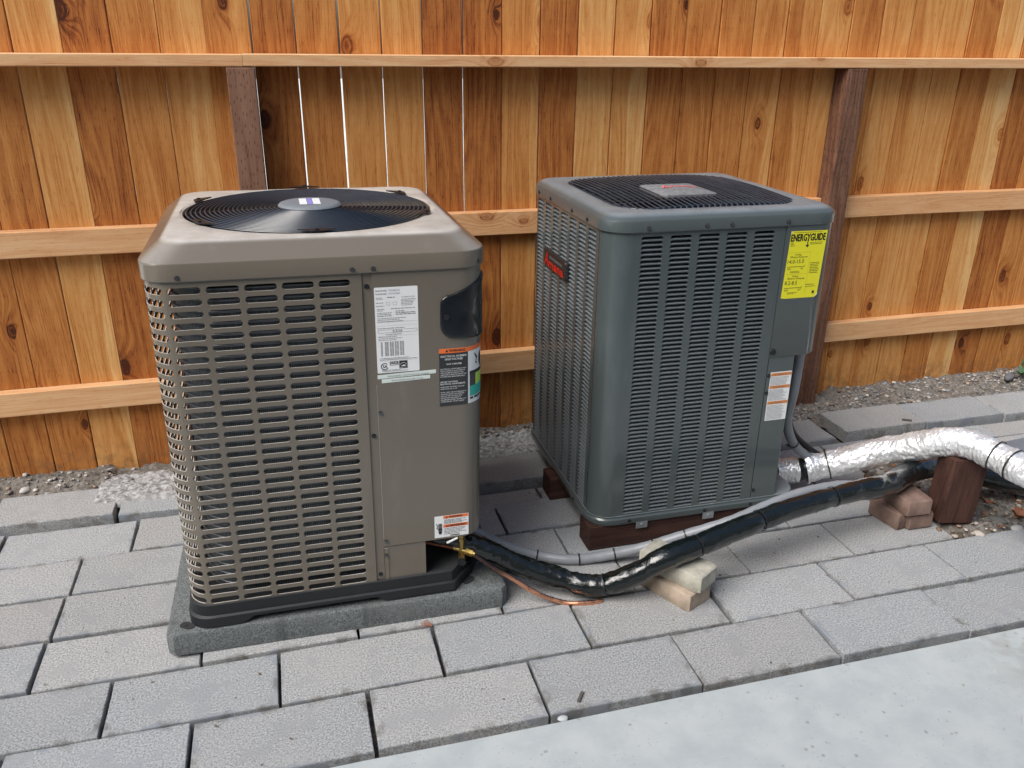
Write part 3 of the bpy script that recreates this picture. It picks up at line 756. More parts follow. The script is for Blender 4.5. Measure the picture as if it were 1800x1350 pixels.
# fan grille
gz_ = lambda r: 1.031+.007*(1-(r/FR)**2)
m = MB()
for i in range(21):
    r = .084+(FR-.006-.084)*i/20; m.ring((0, 0, gz_(r)), r, .0020, 96, 5)
for q in range(4):
    a = q*math.pi/2+.0; d = Vector((math.cos(a), math.sin(a), 0)); nn = Vector((-d.y, d.x, 0)); L = []
    for i in range(9):
        r = .078+(FR+.006-.078)*i/8; c = d*r; z = gz_(min(r, FR))-.004
        L.append([tuple(c+nn*.0035+Vector((0, 0, z))), tuple(c-nn*.0035+Vector((0, 0, z))), tuple(c-nn*.0035+Vector((0, 0, z-.012))), tuple(c+nn*.0035+Vector((0, 0, z-.012)))])
    m.loft(L, True, True)
gr = m.build('fan_grille', m_wire, TAN, auto=50); gr.location = (0, FY, .005)
for q in range(6):
    m = MB(); a = math.radians(-90+q*60+(0 if q % 3 == 0 else 4)); d = Vector((math.cos(a), math.sin(a), 0)); nn = Vector((-d.y, d.x, 0))
    L = [[tuple(d*r+nn*wd+Vector((0, 0, 1.0365))) for r, wd in ((FR-.01, -.045), (FR+.014, -.012), (FR+.014, .012), (FR-.01, .045))]]
    L.append([(x, y, z+.003) for x, y, z in L[0]]); m.loft(L, True, True)
    m.cyl(d*(FR+.005)+Vector((0, 0, 1.0385)), d*(FR+.005)+Vector((0, 0, 1.0425)), .005, n=8)
    m.build('grille_tab', m_mblack, gr)
m = MB(); m.loft([[(rr*math.cos(2*math.pi*i/48), rr*math.sin(2*math.pi*i/48), z) for i in range(48)] for rr, z in ((.073, 1.0340), (.084, 1.0360), (.086, 1.0410), (.082, 1.0455), (.075, 1.0480), (.05, 1.0495))], True, True)
hub = m.build('hub_plate', m_fiber, gr, auto=40)
P = Print(); P.rect(-.028, -.046, -.008, .046); P.rect(.008, -.046, .028, .046)
hm = lambda u, v, l: (u, v, 1.0502-.0022*min(1, max(0, (math.hypot(u, v)-.05)/.04))+l)
m = MB(); m.add([hm(u, v, 0) for u, v in P.v], P.f); m.build('badge_print', m_white, hub)
m = MB(); m.add([hm(*p, 0) for p in ((-.006, -.048), (.006, -.048), (.006, .048), (-.006, .048))], [(0, 1, 2, 3)]); m.build('badge_print', m_blueink, hub)
m = MB()
for q in range(3):
    a0 = q*2*math.pi/3+.5; L = []
    for i in range(10):
        a = a0+1.35*i/9; z = .93+.055*i/9
        L.append([(r*math.cos(a+.25*(r-.08)), r*math.sin(a+.25*(r-.08)), z+.01*(r-.08)) for r in (.07, .15, .24, .318)])
    m.loft(L, closed=False)
m.cyl((0, 0, .90), (0, 0, .985), .075, n=24)
o = m.build('fan_blades', m_mblack, TAN, smooth=True); o.location = (0, FY, 0)
m = MB(); m.loft([circ(FR-.008, .90), circ(FR-.03, .86), circ(.05, .855)], False, True); m.build('fan_shroud', m_dark, TAN)

# black handle cover wrapping the corner
HX0 = .283+H-R
def handle_outline():
    L = []; e = LF+LA*.95
    L += [(HX0+.03+(e-HX0-.03)*i/14, .772-.010*(i/14)) for i in range(15)]
    L += [(e+.012, .79), (e+.012, .905)]
    L += [(e-(e-HX0-.03)*i/14, .928-.042*(i/14)**1.2) for i in range(15)]
    for t in range(1, 5): q = math.radians(90+90*t/5); L.append((HX0+.028+.028*math.cos(q), .858+.028*math.sin(q)))
    L += [(HX0, .83), (HX0, .81)]
    for t in range(1, 5): q = math.radians(180+90*t/5); L.append((HX0+.034+.034*math.cos(q), .806+.034*math.sin(q)))
    return L
hl = handle_outline(); cs_ = sum(p[0] for p in hl)/len(hl); cz_ = sum(p[1] for p in hl)/len(hl)
m = MB()
def hloop(k, lift): return [pmap(cs_+(a-cs_)*k, cz_+(b-cz_)*k, lift) for a, b in hl]
m.loft([hloop(1, 0), hloop(1, .004), hloop(.97, .0062), hloop(.9, .0064), hloop(.6, .0060), hloop(.3, .0060), hloop(.02, .0060)], False, True)
hd = m.build('handle_cover', m_black, TAN, auto=45)
m = MB(); x_, y_, _ = pmap(HX0+.016, .829, 0); m.cyl((x_, y_-.004, .829), (x_, y_-.0095, .829), .008, .007, 12); m.build('screw', m_mblack, hd)
# screws
def screw(parent, x, y, z, r=.0040, mat=m_screw, d=(0, -1, 0)):
    m = MB(); d = Vector(d); m.cyl((0, 0, 0), d*.0012, r*1.5, n=12); m.cyl(d*.001, d*.0045, r, r*.92, 6); o = m.build('screw', mat, parent); o.location = (x, y, z); return o
for x, z in ((-.321, .963), (.0715, .963), (.121, .963)): screw(TAN, x, -H-.006, z)
x_, y_, _ = pmap(LF+LA*.5, 0, .006); screw(TAN, x_, y_, .964, d=(.7, -.7, 0))
for x, z in ((.1045, .917), (.1045, .515), (.1045, .085)): screw(TAN, x, -H+.004, z, .0042, m_mblack)
for x, z in ((.124, .580), (.124, .192)): screw(TAN, x, -H, z, .004, m_screw)
for x, z in ((.1225, .146), (.1225, .062)): screw(TAN, x, -H+.001, z, .004, m_screw)
# brass service valve in the open corner
m = MB(); vc = Vector((.345, -.355, .085))
m.cyl(vc, vc+Vector((0, 0, .050)), .0085, n=12); m.cyl(vc+Vector((0, 0, .048)), vc+Vector((0, 0, .056)), .0115, n=6); m.cyl(vc+Vector((0, 0, .058)), vc+Vector((0, 0, .074)), .0105, n=6)
m.cyl(vc+Vector((-.02, .01, .018)), vc+Vector((.036, -.022, .008)), .0075, n=10); m.cyl(vc+Vector((.012, -.006, .012)), vc+Vector((.03, -.018, .008)), .0105, n=6)
m.cyl(vc+Vector((0, -.004, .0)), vc+Vector((-.004, -.026, -.006)), .010, n=6); m.build('service_valve', m_brass, TAN, auto=40)
m = MB(); m.cyl(vc+Vector((-.004, -.026, -.006)), vc+Vector((-.006, -.034, -.008)), .012, n=12); m.build('valve_cap', m_mblack, TAN, auto=40)
m = MB(); m.tube(spline([(.16, -.30, .13), (.24, -.32, .12), tuple(vc+Vector((-.02, .01, .018)))]), .006, 10); m.tube(spline([(.12, -.26, .165), (.22, -.30, .16), (.30, -.33, .165)]), .009, 10)
m.build('inner_copper', plain('dull_copper', (.28, .10, .055), .4, .9), TAN, smooth=True)
m = MB(); m.tube([(.295, -.395, .156), (.325, -.40, .172)], .0035, 8); m.build('white_cap', m_white, TAN)

# --- labels on the tan unit
fm = lambda u, v, l: (u, -H-l, v)
def plate(parent, name, mat, u0, v0, u1, v1, r=.003, mp=fm, lift=.0004, rotv=0.0):
    m = MB(); pl = rounded_plate(u0, v0, u1, v1, r); m.add([mp(a, b, lift) for a, b in pl], [tuple(range(len(pl)))]); return m.build(name, mat, parent)
dl = plate(TAN, 'data_label', m_white, .121, .690, .228, .914)
A = Print(); B = Print(); C = Print(); u0, u1 = .121, .228
A.text('Model Number', .0062, .1245, .9035, .028); A.text('Serial Number', .0062, .1245, .8955, .028)
C.text('YZV36B21SA', .0068, .156, .9032, .028); C.text('W1F1667864', .0068, .156, .8952, .028)
def lines(P, u0, u1, v0, v1, n, h):
    for i in range(n): P.dashes(u0, u0+(u1-u0)*rp.uniform(.65, 1), v0-(v0-v1)*i/max(1, n-1), h, rp)
lines(B, .1245, .145, .887, .884, 2, .0018); lines(B, .152, .178, .887, .887, 1, .003); A.text('For Outdoor Use Only', .0045, .188, .886, .032); lines(B, .186, .225, .881, .866, 5, .0018)
A.frame(.150, .868, .159, .876, .0004); A.frame(.166, .868, .175, .876, .0004); lines(B, .1245, .148, .874, .866, 2, .0022)
lines(B, .126, .146, .858, .854, 2, .002); lines(B, .160, .222, .858, .858, 1, .0024)
lines(B, .126, .162, .848, .840, 3, .0022); 
for i in range(3): B.dashes(.172, .222 if i else .195, .851-.0042*i, .003, rp)
lines(B, .126, .21, .834, .826, 3, .002); B.rect(.1245, .8245, .225, .8249)
B.rect(.1245, .815, .225, .8153); lines(B, .1255, .212, .808, .808, 1, .0022)
A.frame(.1265, .7965, .2245, .8045, .0005); A.text('R-410A', .0078, .1755, .7978, .024, 'C'); A.text('Subcooling Charging Chart', .0045, .165, .791, .04, 'C')
B.rect(.126, .7885, .225, .7888); lines(B, .1265, .190, .7855, .777, 3, .002)
for q in (.132, .142, .147, .1545, .160, .167, .1725, .180, .1855):
    for i in range(12): B.rect(q, .771-.0032*i, q+.0042, .7728-.0032*i)
lines(A, .1285, .222, .7285, .7250, 2, .0018); B.rect(.1285, .722, .225, .7223)
# certification mark, rating box and star box
for i in range(40):
    a, b = math.radians(40+i*7.3), math.radians(40+(i+1)*7.3); r1, r2 = .0095, .0075; c = (.1395, .7075)
    A.poly([(c[0]+r2*math.cos(a), c[1]+r2*math.sin(a)), (c[0]+r1*math.cos(a), c[1]+r1*math.sin(a)), (c[0]+r1*math.cos(b), c[1]+r1*math.sin(b)), (c[0]+r2*math.cos(b), c[1]+r2*math.sin(b))])
A.text('SA', .0105, .1405, .7040, .011, 'C', bold=.0003)
A.poly(rounded_plate(.1525, .7095, .1745, .7195, .0015)); A.rect(.1765, .6995, .1975, .7205)
lines(B, .132, .205, .6965, .6935, 2, .0018)
A.build('lettering', m_ink, fm, .0008, dl); B.build('lettering', m_inkgrey, fm, .0008, dl); C.build('lettering', m_inkbrown, fm, .0008, dl)
D = Print(); D.rect(.154, .7110, .173, .7130); lines(D, .154, .173, .7155, .7155, 1, .0022)
for i in range(14):
    a, b = math.radians(20+i*10), math.radians(30+i*10); c = (.187, .7065)
    D.poly([(c[0]+.0082*math.cos(a), c[1]+.0082*math.sin(a)), (c[0]+.009*math.cos(a), c[1]+.009*math.sin(a)), (c[0]+.009*math.cos(b), c[1]+.009*math.sin(b)), (c[0]+.0082*math.cos(b), c[1]+.0082*math.sin(b))])
D.poly([(.180, .7055), (.188, .7095), (.194, .7075), (.190, .7055)]); D.text('ENERGY STAR', .0030, .187, .7008, .0175, 'C'); D.build('lettering', m_white, fm, .0011, dl)
t1 = MB(); t1.add([fm(a, b, .0004) for a, b in ((.1205, .6745), (.2705, .6785), (.2705, .689), (.1205, .6855))], [(0, 1, 2, 3)]); t1 = t1.build('charge_tape', m_strip, TAN)
P = Print(); P.text('062923 ADDED 1.75LB TO FACTORY CHARGE', .0052, .146, .6785, .106); P.build('lettering', m_inkgrey, fm, .0009, t1)
t2 = MB(); t2.add([fm(a, b, .0005) for a, b in ((.1305, .6625), (.2550, .6655), (.2550, .6755), (.1305, .6735))], [(0, 1, 2, 3)]); t2 = t2.build('charge_tape', m_strip, TAN)
P = Print(); P.text('062123 ADDED ANOTHER 1.72 LBS', .0052, .156, .6665, .08); P.build('lettering', m_inkgrey, fm, .0010, t2)
# high-voltage label wrapping the corner
W0, W1, WV0, WV1 = .279+H-R, LF+LA*.98, .583, .743
wm = lambda u, v, l: pmap(u, v, l)
def wrap(name, mat, u0, v0, u1, v1, lift, parent, n=14):
    P = Print(); P.rect(u0, v0, u1, v1, n); return P.build(name, mat, wm, lift, parent)
wl = wrap('warning_label', m_white, W0, WV0, W1, WV1, .0004, TAN, 24)
WB = .356+H-R
wrap('label_print', m_blk_lab, W0, WV0, WB, WV1-.012, .0007, wl); wrap('label_print', m_orange, W0, WV1-.0125, W1, WV1, .0008, wl, 24)
P = Print(); P.text('WARNING', .0105, W0+.026, .7335, .043, bold=.0003); P.poly([(W0+.016, .7335), (W0+.0245, .7335), (W0+.02, .741)]); P.build('lettering', m_ink, wm, .0011, wl)
P = Print(); uc = (W0+WB)/2
P.text('ELECTRICAL HAZARD', .0075, uc, .7195, .068, 'C', bold=.0002); P.text('HIGH VOLTAGE', .0075, uc, .7115, .046, 'C', bold=.0002); P.text('WAIT 2 MINUTES', .0058, uc, .6985, .040, 'C', bold=.0002)
for i, s in enumerate(('ELECTRICAL COMPONENTS MAY', 'HOLD CHARGE. DO NOT REMOVE', 'THIS COVER OR SERVICE THIS', 'AREA FOR 2 MINUTES AFTER THE', 'POWER HAS BEEN REMOVED')): P.text(s, .0046, W0+.003, .6855-.0053*i, .069-.004*(i % 3))
P.text('BEFORE TOUCHING', .0053, W0+.003, .6495, .045, bold=.0002); P.text('ELECTRICAL COMPONENTS,', .0053, W0+.003, .6435, .066, bold=.0002)
P.text('MAKE SURE THE HIGH VOLTAGE', .0045, W0+.003, .6355, .063); P.text('INDICATOR LED IS OFF', .0045, W0+.003, .6300, .044)
for i, s in enumerate(('NOTE: UNIT CIRCUIT BREAKER IS', 'LOCATED ABOVE THE INVERTER', 'DECK IN THE CONTROL BOX.', 'ENSURE MAIN DISCONNECT IS', 'DE-ENERGIZED PRIOR TO', 'OPENING THE UNIT')): P.text(s, .0044, W0+.003, .6205-.0053*i, .068-.005*(i % 4))
P.build('lettering', m_white, wm, .0011, wl)
# hand, bolt and picture on the white half
P = Print(); hu = WB+.052
for i, (du, hgt) in enumerate(((-.0085, .016), (-.004, .021), (.0005, .022), (.005, .019))): P.poly(rounded_plate(hu+du-.0018, .70, hu+du+.0018, .70+hgt-.002, .0017))
P.poly(rounded_plate(hu-.0105, .686, hu+.007, .703, .005)); P.rect(hu-.007, .678, hu+.004, .69)
zz = [(WB+.020, .722), (WB+.024, .7205), (WB+.036, .707), (WB+.0335, .705), (WB+.0295, .695), (WB+.034, .692), (WB+.032, .689), (WB+.0255, .693), (WB+.0290, .7045)]
P.poly(zz); P.rect(WB+.005, .664, W1, .674, 12); P.build('lettering', m_ink, wm, .0008, wl)
wrap('label_print', m_blk_lab, WB+.0055, .612, WB+.026, .665, .0008, wl); wrap('label_print', m_lime, WB+.0262, .632, W1-.006, .664, .0008, wl, 12); wrap('label_print', m_teal, WB+.0055, .603, W1-.003, .6318, .0010, wl, 14)
P = Print(); P.rect(WB+.006, .594, WB+.017, .600); P.rect(WB+.021, .594, W1-.01, .6, 8); P.dashes(WB+.036, WB+.06, .5875, .004, rp)
for q in (.641, .648, .655): P.rect(WB+.038, q, WB+.041, q+.0015)
P.build('lettering', m_ink, wm, .0012, wl)
# lower bilingual warning
bl = plate(TAN, 'warning_label', m_white, .259, .181, .356, .2505, .001)
for v0_, v1_ in ((.2405, .2495), (.2120, .2215)):
    P = Print(); P.rect(.2838, v0_, .3545, v1_); P.build('label_print', m_orange, fm, .0008, bl)
P = Print(); P.text('WARNING', .0085, .300, .2420, .038, bold=.0003); P.text('AVERTISSEMENT', .0085, .296, .2135, .054, bold=.0003)
for v in (.2415, .2130): P.poly([(.2905, v), (.2965, v), (.2935, v+.0068)])
lines(P, .286, .352, .2355, .2245, 4, .0022); lines(P, .286, .352, .2075, .1900, 5, .0022); P.rect(.304, .1835, .330, .1865)
hu, hv = .2705, .196
P.poly([(hu-.008, .226), (hu-.006, .2265), (hu-.001, .219), (hu-.004, .213), (hu-.001, .2085), (hu-.003, .208), (hu-.0065, .2125), (hu-.0035, .219)])
for du in (-.0005, .0022, .0049, .0076): P.rect(hu+du, .211, hu+du+.0018, .226)
P.rect(hu-.001, .2035, hu+.0096, .211); P.poly([(hu-.0015, .2025), (hu+.001, .192), (hu+.0075, .192), (hu+.010, .2025)]); P.build('lettering', m_ink, fm, .0011, bl)

# ================================================================== GREY UNIT
GRY = thing('heat_pump', 'slate grey louvered outdoor unit with square wire top on timber sleepers', 'heat pump', (1.2510, 2.5190, .0905), (0, 0, -.006))
H2, R2 = .3735, .068
LA2 = math.pi*R2/2; LF2 = 2*H2-2*R2
pm2 = lambda s, z, l=0.0: pmap(s, z, l, H2, R2)
s_of = lambda x: x+H2-R2
PZ2, PC2 = .01378, .0895; ZC0 = .9375; rows2 = 66; hw2 = .0333; hz2 = .0056
cols = [-.2385, -.149, -.0595, .030, .1195]
m = MB(); cells = []
for j in range(rows2):
    for c in cols: cells.append((s_of(c)-PC2/2, s_of(c)+PC2/2, ZC0-PZ2*j-PZ2/2, ZC0-PZ2*j+PZ2/2, 1))
hole2 = (hw2, -.0056, .0052, .0006, .0058)
holes_panel(m, cells, hole2, pm2, .0012, .0002, 4)
za, zb = ZC0+PZ2/2, ZC0-PZ2*(rows2-.5); sa, sb = s_of(cols[0])-PC2/2, s_of(cols[-1])+PC2/2
strip(m, -LA2+.0015, sa, .027, .96, pm2, 18); strip(m, sa, sb, za, .96, pm2); strip(m, sa, sb, .027, zb, pm2); strip(m, sb, s_of(.1895), .027, .96, pm2)
fp = m.build('louvered_panel', m_grey, GRY, auto=40)
def louver_geo(d=.0215):
    L = []
    for z, y in ((-.0056, -.0006), (-.0050, .0004), (-.0046, .0030), (-.0034, .0110), (-.0016, d)): L.append([(-hw2+.0004, y, z), (hw2-.0004, y, z)])
    m = MB(); m.loft(L, closed=False)
    for sx in (-1, 1):
        x = sx*(hw2-.0003); m.add([(x, .0, -.0056), (x, .0110, -.0034), (x, d, -.0016), (x, d, .0045), (x, .0, .0045)], [(0, 1, 2, 3, 4)])
    return m
lo0 = louver_geo().build('louver', m_grey, fp); lo0.data.shade_smooth(); first = True; rest = MB(); lg = louver_geo()
for j in range(rows2):
    for i, c in enumerate(cols):
        z = ZC0-PZ2*j
        if j < 60:
            o = lo0 if first else link(lo0.copy(), fp); first = False; o.location = (c, -H2+.0012, z)
        else: rest.add([(x+c, y-H2+.0012, zz_+z) for x, y, zz_ in lg.v], lg.f)
ro = rest.build('louver_rows', m_grey, fp, smooth=True); tag(ro, kind='stuff')
# left louvered side
m = MB(); cells = []; PCL = .0862; colsL = [-.2455+PCL*i for i in range(7)]; sL = lambda y: -(y+H2-R2)-LA2
for j in range(rows2):
    for c in colsL: cells.append((sL(c)-PCL/2, sL(c)+PCL/2, ZC0-PZ2*j-PZ2/2, ZC0-PZ2*j+PZ2/2, 1))
holes_panel(m, cells, hole2, pm2, .0012, .0002, 4)
s0_, s1_ = sL(colsL[-1])-PCL/2, sL(colsL[0])+PCL/2
strip(m, s0_, s1_, za, .96, pm2); strip(m, s0_, s1_, .027, zb, pm2); strip(m, s1_, -LA2-.0015, .027, .96, pm2); strip(m, sL(H2-.066), s0_, .027, .96, pm2)
lp = m.build('louvered_panel', m_grey, GRY, auto=40)
rest = MB()
for j in range(rows2):
    for c in colsL: rest.add([(-H2+.0012+y, c-x, zz_+ZC0-PZ2*j) for x, y, zz_ in lg.v], lg.f)
ro = rest.build('louver_rows', m_grey, lp, smooth=True); tag(ro, kind='stuff')
# back corner post, rear, inner darkness
m = MB(); pts = [(-H2, H2-R2)]+[(-H2+R2-R2*math.cos(t*math.pi/16), H2-R2+R2*math.sin(t*math.pi/16)) for t in range(1, 9)]+[(H2-R2, H2)]+[(H2-R2+R2*math.sin(t*math.pi/16), H2-R2+R2*math.cos(t*math.pi/16)) for t in range(1, 9)]+[(H2, -.10)]
m.loft([[(x, y, z) for x, y in pts] for z in (.027, .96)], closed=False); m.build('rear_panel', m_grey, GRY, auto=40)
m = MB(); hi = H2-.032; m.loft([[(x, y, z) for x, y in ((-hi, -hi), (.20, -hi), (.20, -.2), (hi, -.2), (hi, hi), (-hi, hi))] for z in (.02, .93)], True, False); m.build('coil', m_dark, GRY)  # plain dark box added to block light behind the louvers
# control cover and lower service panel
m = MB(); sc0 = s_of(.1915); ss = [sc0, LF2]+[LF2+LA2*i/14 for i in range(1, 15)]+[LF2+LA2+.05*i for i in range(1, 5)]
m.loft([[pm2(a, z, l) for a in ss] for z, l in ((.958, .003), (.540, .003), (.537, .001), (.537, -.03), (.537, -.09))], closed=False)
m.loft([[pm2(sc0, z, l) for z in (.537, .958)] for l in (.003, -.02)], closed=False)
cc = m.build('control_cover', m_grey, GRY, auto=40)
m = MB(); pp_ = [(.1915, -H2), (.281, -H2), (.2845, -H2+.0035), (.2845, -.17), (H2, -.17), (H2, -.09)]
m.loft([[(x, y, z) for x, y in pp_] for z in (.027, .545)], closed=False); m.build('service_panel', m_grey, GRY)
# base ring
m = MB()
def ring2(o, z): return [(x, y, z) for x, y in rsq(H2+o, R2+o, 128)]
m.loft([ring2(.0, .001), ring2(.006, 0), ring2(.0075, .003), ring2(.0075, .019), ring2(.005, .0215), ring2(.003, .024), ring2(.003, .030), ring2(-.02, .030)], False, True); m.build('base_pan', m_grey, GRY, auto=35)
# top frame
m = MB()
OP, RO = .298, .115
m.loft([ring2(.001, .957), ring2(.006, .9555), ring2(.0075, .958), ring2(.0075, .981), ring2(.005, .989), ring2(-.004, .997), ring2(-.018, 1.003), ring2(-.030, 1.0055), ring2(-.036, 1.006)]
       + [[(x, y, z) for x, y in rsq(h, r, 128)] for h, r, z in ((.325, .105, 1.0065), (OP+.008, RO, 1.0055), (OP+.001, RO, 1.003), (OP-.003, RO, .998), (OP-.004, RO, .93))]); m.build('top_frame', m_grey, GRY, auto=30)
def inside(h, r, x):
    q = max(abs(x)-(h-r), 0); return h-r+math.sqrt(max(0, r*r-q*q))
m = MB(); nw = 32
dome = lambda x, y: 1.006+.014*max(0, 1-(x*x+y*y)/.13)
for i in range(nw):
    x = -OP+.012+(2*OP-.024)*i/(nw-1); e = inside(OP, RO, x)+.004
    pts = [(x, -e-.004, .994), (x, -e+.002, 1.004)]+[(x, -e+.01+(2*e-.02)*t/8, dome(x, -e+.01+(2*e-.02)*t/8)) for t in range(9)]+[(x, e-.002, 1.004), (x, e+.004, .994)]
    m.tube(pts, .0027, 6)
for y in (-.272, -.192, -.022, .064, .19, .272):
    e = inside(OP, RO, y)-.004; m.tube([(-e+2*e*t/10, y, dome(-e+2*e*t/10, y)-.006) for t in range(11)], .0032, 6)
for rr in (OP-.006,):
    L = rsq(rr, RO, 96); L.append(L[0]); m.tube([(x, y, 1.001) for x, y in L], .0034, 6, False)
gg = m.build('wire_grille', m_wire, GRY, auto=60)
m = MB(); m.loft([[(-.30, -.30, .93), (.30, -.30, .93), (.30, .30, .93), (-.30, .30, .93)], [(-.2, -.2, .88), (.2, -.2, .88), (.2, .2, .88), (-.2, .2, .88)]], False, True); m.build('fan_shroud', m_dark, GRY)
m = MB()
for q in range(3):
    a0 = q*2*math.pi/3; L = []
    for i in range(8): a = a0+1.2*i/7; L.append([(r*math.cos(a), r*math.sin(a), .93+.05*i/7) for r in (.06, .14, .22, .27)])
    m.loft(L, closed=False)
m.cyl((0, 0, .9), (0, 0, .98), .07, n=20); m.build('fan_blades', m_mblack, GRY, smooth=True)
# curved brand plate on the grille
m = MB(); bx, by = -.030, -.082
bz = lambda u, v: 1.032-.9*u*u-.25*v*v
pl = rounded_plate(-.092, -.098, .092, .098, .012, 4)
def bl_(k, dz): return [(bx+u*k, by+v*k, bz(u*k, v*k)+dz) for u, v in pl]
m.loft([bl_(1, -.010), bl_(1, -.002), bl_(.97, 0), bl_(.6, 0), bl_(.25, 0), bl_(.02, 0)], True, True)
bp_ = m.build('brand_plate', plain('dusty_black_plastic', (.17, .175, .18), .75, var=.75, scale=70), gg, auto=40)
def brand(P, size, u, v, width):
    P.text('A', size*1.9, u, v, width*.22, italic=.15, bold=size*.035); P.text('mana', size*1.12, u+width*.235, v, width*.78, bold=size*.05)
P = Print(); brand(P, .030, -.058, -.012, .116); P.rect(-.05, -.02, .055, -.017)
P.build('lettering', m_pinkred, lambda u, v, l: (bx+v*0+u, by+v, bz(u, v)+l), .0010, bp_)
# badge on the left side: letters run front-wards
m = MB(); bm = lambda u, v, l: (-H2-l, .187-u, .764+v)     # u to the right as seen from outside
pl = rounded_plate(0, -.031, .236, .031, .008, 4)
m.loft([[bm(a*1, b, .001) for a, b in pl], [bm(a, b, .010) for a, b in pl], [bm(.118+(a-.118)*.985, b*.95, .0125) for a, b in pl]], False, True); bd = m.build('brand_badge', plain('badge_black', (.022, .021, .023), .35), GRY, auto=40)
P = Print(); brand(P, .034, .014, -.023, .200); P.build('lettering', m_redink, bm, .0135, bd)
P = Print(); P.rect(.066, .0085, .205, .0108); P.dashes(.066, .200, .0135, .004, rp); P.build('lettering', m_inkgrey, bm, .0135, bd)
# screws
for x in (-.255, -.075, .005, .19): screw(GRY, x, -H2-.0075, .968, .0045)
for x in (-.25, .02, .19): screw(GRY, x, -H2-.0075, .011, .004, m_mblack)
for y in (.27, .14, -.08, -.22): screw(GRY, -H2-.0075, y, .968, .0045, m_mblack, (-1, 0, 0))
screw(GRY, -H2-.0075, -.2, .011, .004, m_mblack, (-1, 0, 0))
for z in (.475, .415, .06): screw(GRY, .199, -H2, z, .0042, m_mblack)
m = MB(); m.cyl((.2, -H2-.003, .556), (.2, -H2-.006, .556), .011, .010, 16); m.cyl((.2, -H2-.006, .556), (.2, -H2-.0065, .556), .006, n=16); m.build('knockout_plug', m_mblack, GRY)
# yellow efficiency label
gm = lambda u, v, l: (u, -H2-.003-l, v)
yl = MB(); yl.add([gm(a, b, .0005) for a, b in ((.2005, .732), (.212, .7295), (.317, .729), (.3255, .737), (.3305, .937), (.2065, .938))], [(0, 1, 2, 3, 4, 5)]); yl = yl.build('efficiency_label', m_yellow, cc)
P = Print(); P.text('ENERGYGUIDE', .0300, .2085, .9075, .117, bold=.0009)
P.rect(.2655, .893, .2685, .912); P.poly([(.2600, .8945), (.2740, .8945), (.2670, .8865)])
lines(P, .2095, .225, .902, .893, 3, .0022); lines(P, .275, .325, .9005, .896, 2, .0022); lines(P, .215, .325, .9325, .9325, 1, .0018)
for dv in (0, -.0665):
    P.text('Cooling' if dv == 0 else 'Heating', .0075, .240, .864+dv, .021, 'C'); P.text('Efficiency Rating', .0075, .238, .8565+dv, .046, 'C'); P.dashes(.263, .274, .857+dv, .003, rp)
    P.text('14.0-15.0' if dv == 0 else '8.2-8.5', .0165, .2075, .8395+dv, .056 if dv == 0 else .042)
    P.rect(.2075, .8285+dv, .268, .8297+dv); P.rect(.267, .8290+dv, .268, .8335+dv); lines(P, .2085, .222, .8235+dv, .8205+dv, 2, .0018); lines(P, .255, .268, .8235+dv, .8205+dv, 2, .0018); lines(P, .220, .255, .814+dv, .8105+dv, 2, .0018)
    P.rect(.2075, .8725+dv, .281, .8728+dv); P.rect(.2808, .808+dv, .2811, .8725+dv)
for i in range(7): P.dashes(.286, .318+rp.uniform(-.005, .002), .838-.0052*i, .0024, rp)
lines(P, .280, .315, .770, .764, 2, .0024); P.rect(.306, .742, .314, .750); P.build('lettering', m_ink, gm, .0010, yl)
for tri in (((.2065, .938), (.2065, .928), (.2105, .938)), ((.317, .729), (.3255, .737), (.3265, .744))):
    m = MB(); m.add([gm(a, b, .0009) for a, b in tri], [(0, 1, 2)]); m.build('label_curl', m_white, yl)
# three-part warning label on the lower panel
lm_ = lambda u, v, l: (u, -H2-l, v)
wl2 = plate(GRY, 'warning_label', m_white, .2045, .316, .2810, .486, .001, lm_, .0005)
for v in (.472, .4285, .3735):
    P = Print(); P.rect(.2065, v, .2795, v+.0105); P.build('label_print', m_orange2, lm_, .0009, wl2)
P = Print()
for v in (.472, .4285, .3735): P.text('WARNING', .0085, .228, v+.0018, .034); P.poly([(.2195, v+.002), (.2255, v+.002), (.2225, v+.0085)])
lines(P, .2075, .279, .467, .442, 7, .0021); lines(P, .2075, .279, .4235, .388, 10, .0021); lines(P, .2075, .279, .3680, .321, 12, .0021); P.build('lettering', m_inkgrey, lm_, .0012, wl2)
m = MB(); m.box((H2+.010, -.285, .60), (H2+.0115, -.10, .775)); m.build('data_plate', m_white, GRY)
# galvanised feet clips under the pan
for x in (-.205, .035):
    m = MB(); m.box((x-.02, -H2-.008, -.022), (x+.02, -H2-.006, .003)); m.cyl((x, -H2-.008, -.009), (x, -H2-.011, -.009), .005, n=8); m.build('foot_clip', m_zinc, GRY)

# sleepers under the grey unit
def timber(name, label, x0, x1, y0, y1, z0, z1, mat, tone, rz=0.0, bev=.004):
    m = MB(); c = Vector(((x0+x1)/2, (y0+y1)/2, (z0+z1)/2)); m.rbox((x0-c.x, y0-c.y, z0-c.z), (x1-c.x, y1-c.y, z1-c.z), bev)
    o = m.build(name, mat); o.location = c; o.rotation_euler = (0, 0, rz); o.color = (tone, 0, random.random(), 1)
    return o
tag(timber('timber_sleeper', '', .865, 1.62, 2.150, 2.240, .0015, .0885, m_redx, .38), 'dark red timber sleeper under the front edge of the grey unit', 'timber', 'sleepers under the grey unit')
tag(timber('timber_sleeper', '', .842, 1.60, 2.490, 2.580, .0015, .0885, m_redx, .6), 'brown timber sleeper end poking out below the grey unit\'s louvered left side', 'timber', 'sleepers under the grey unit')

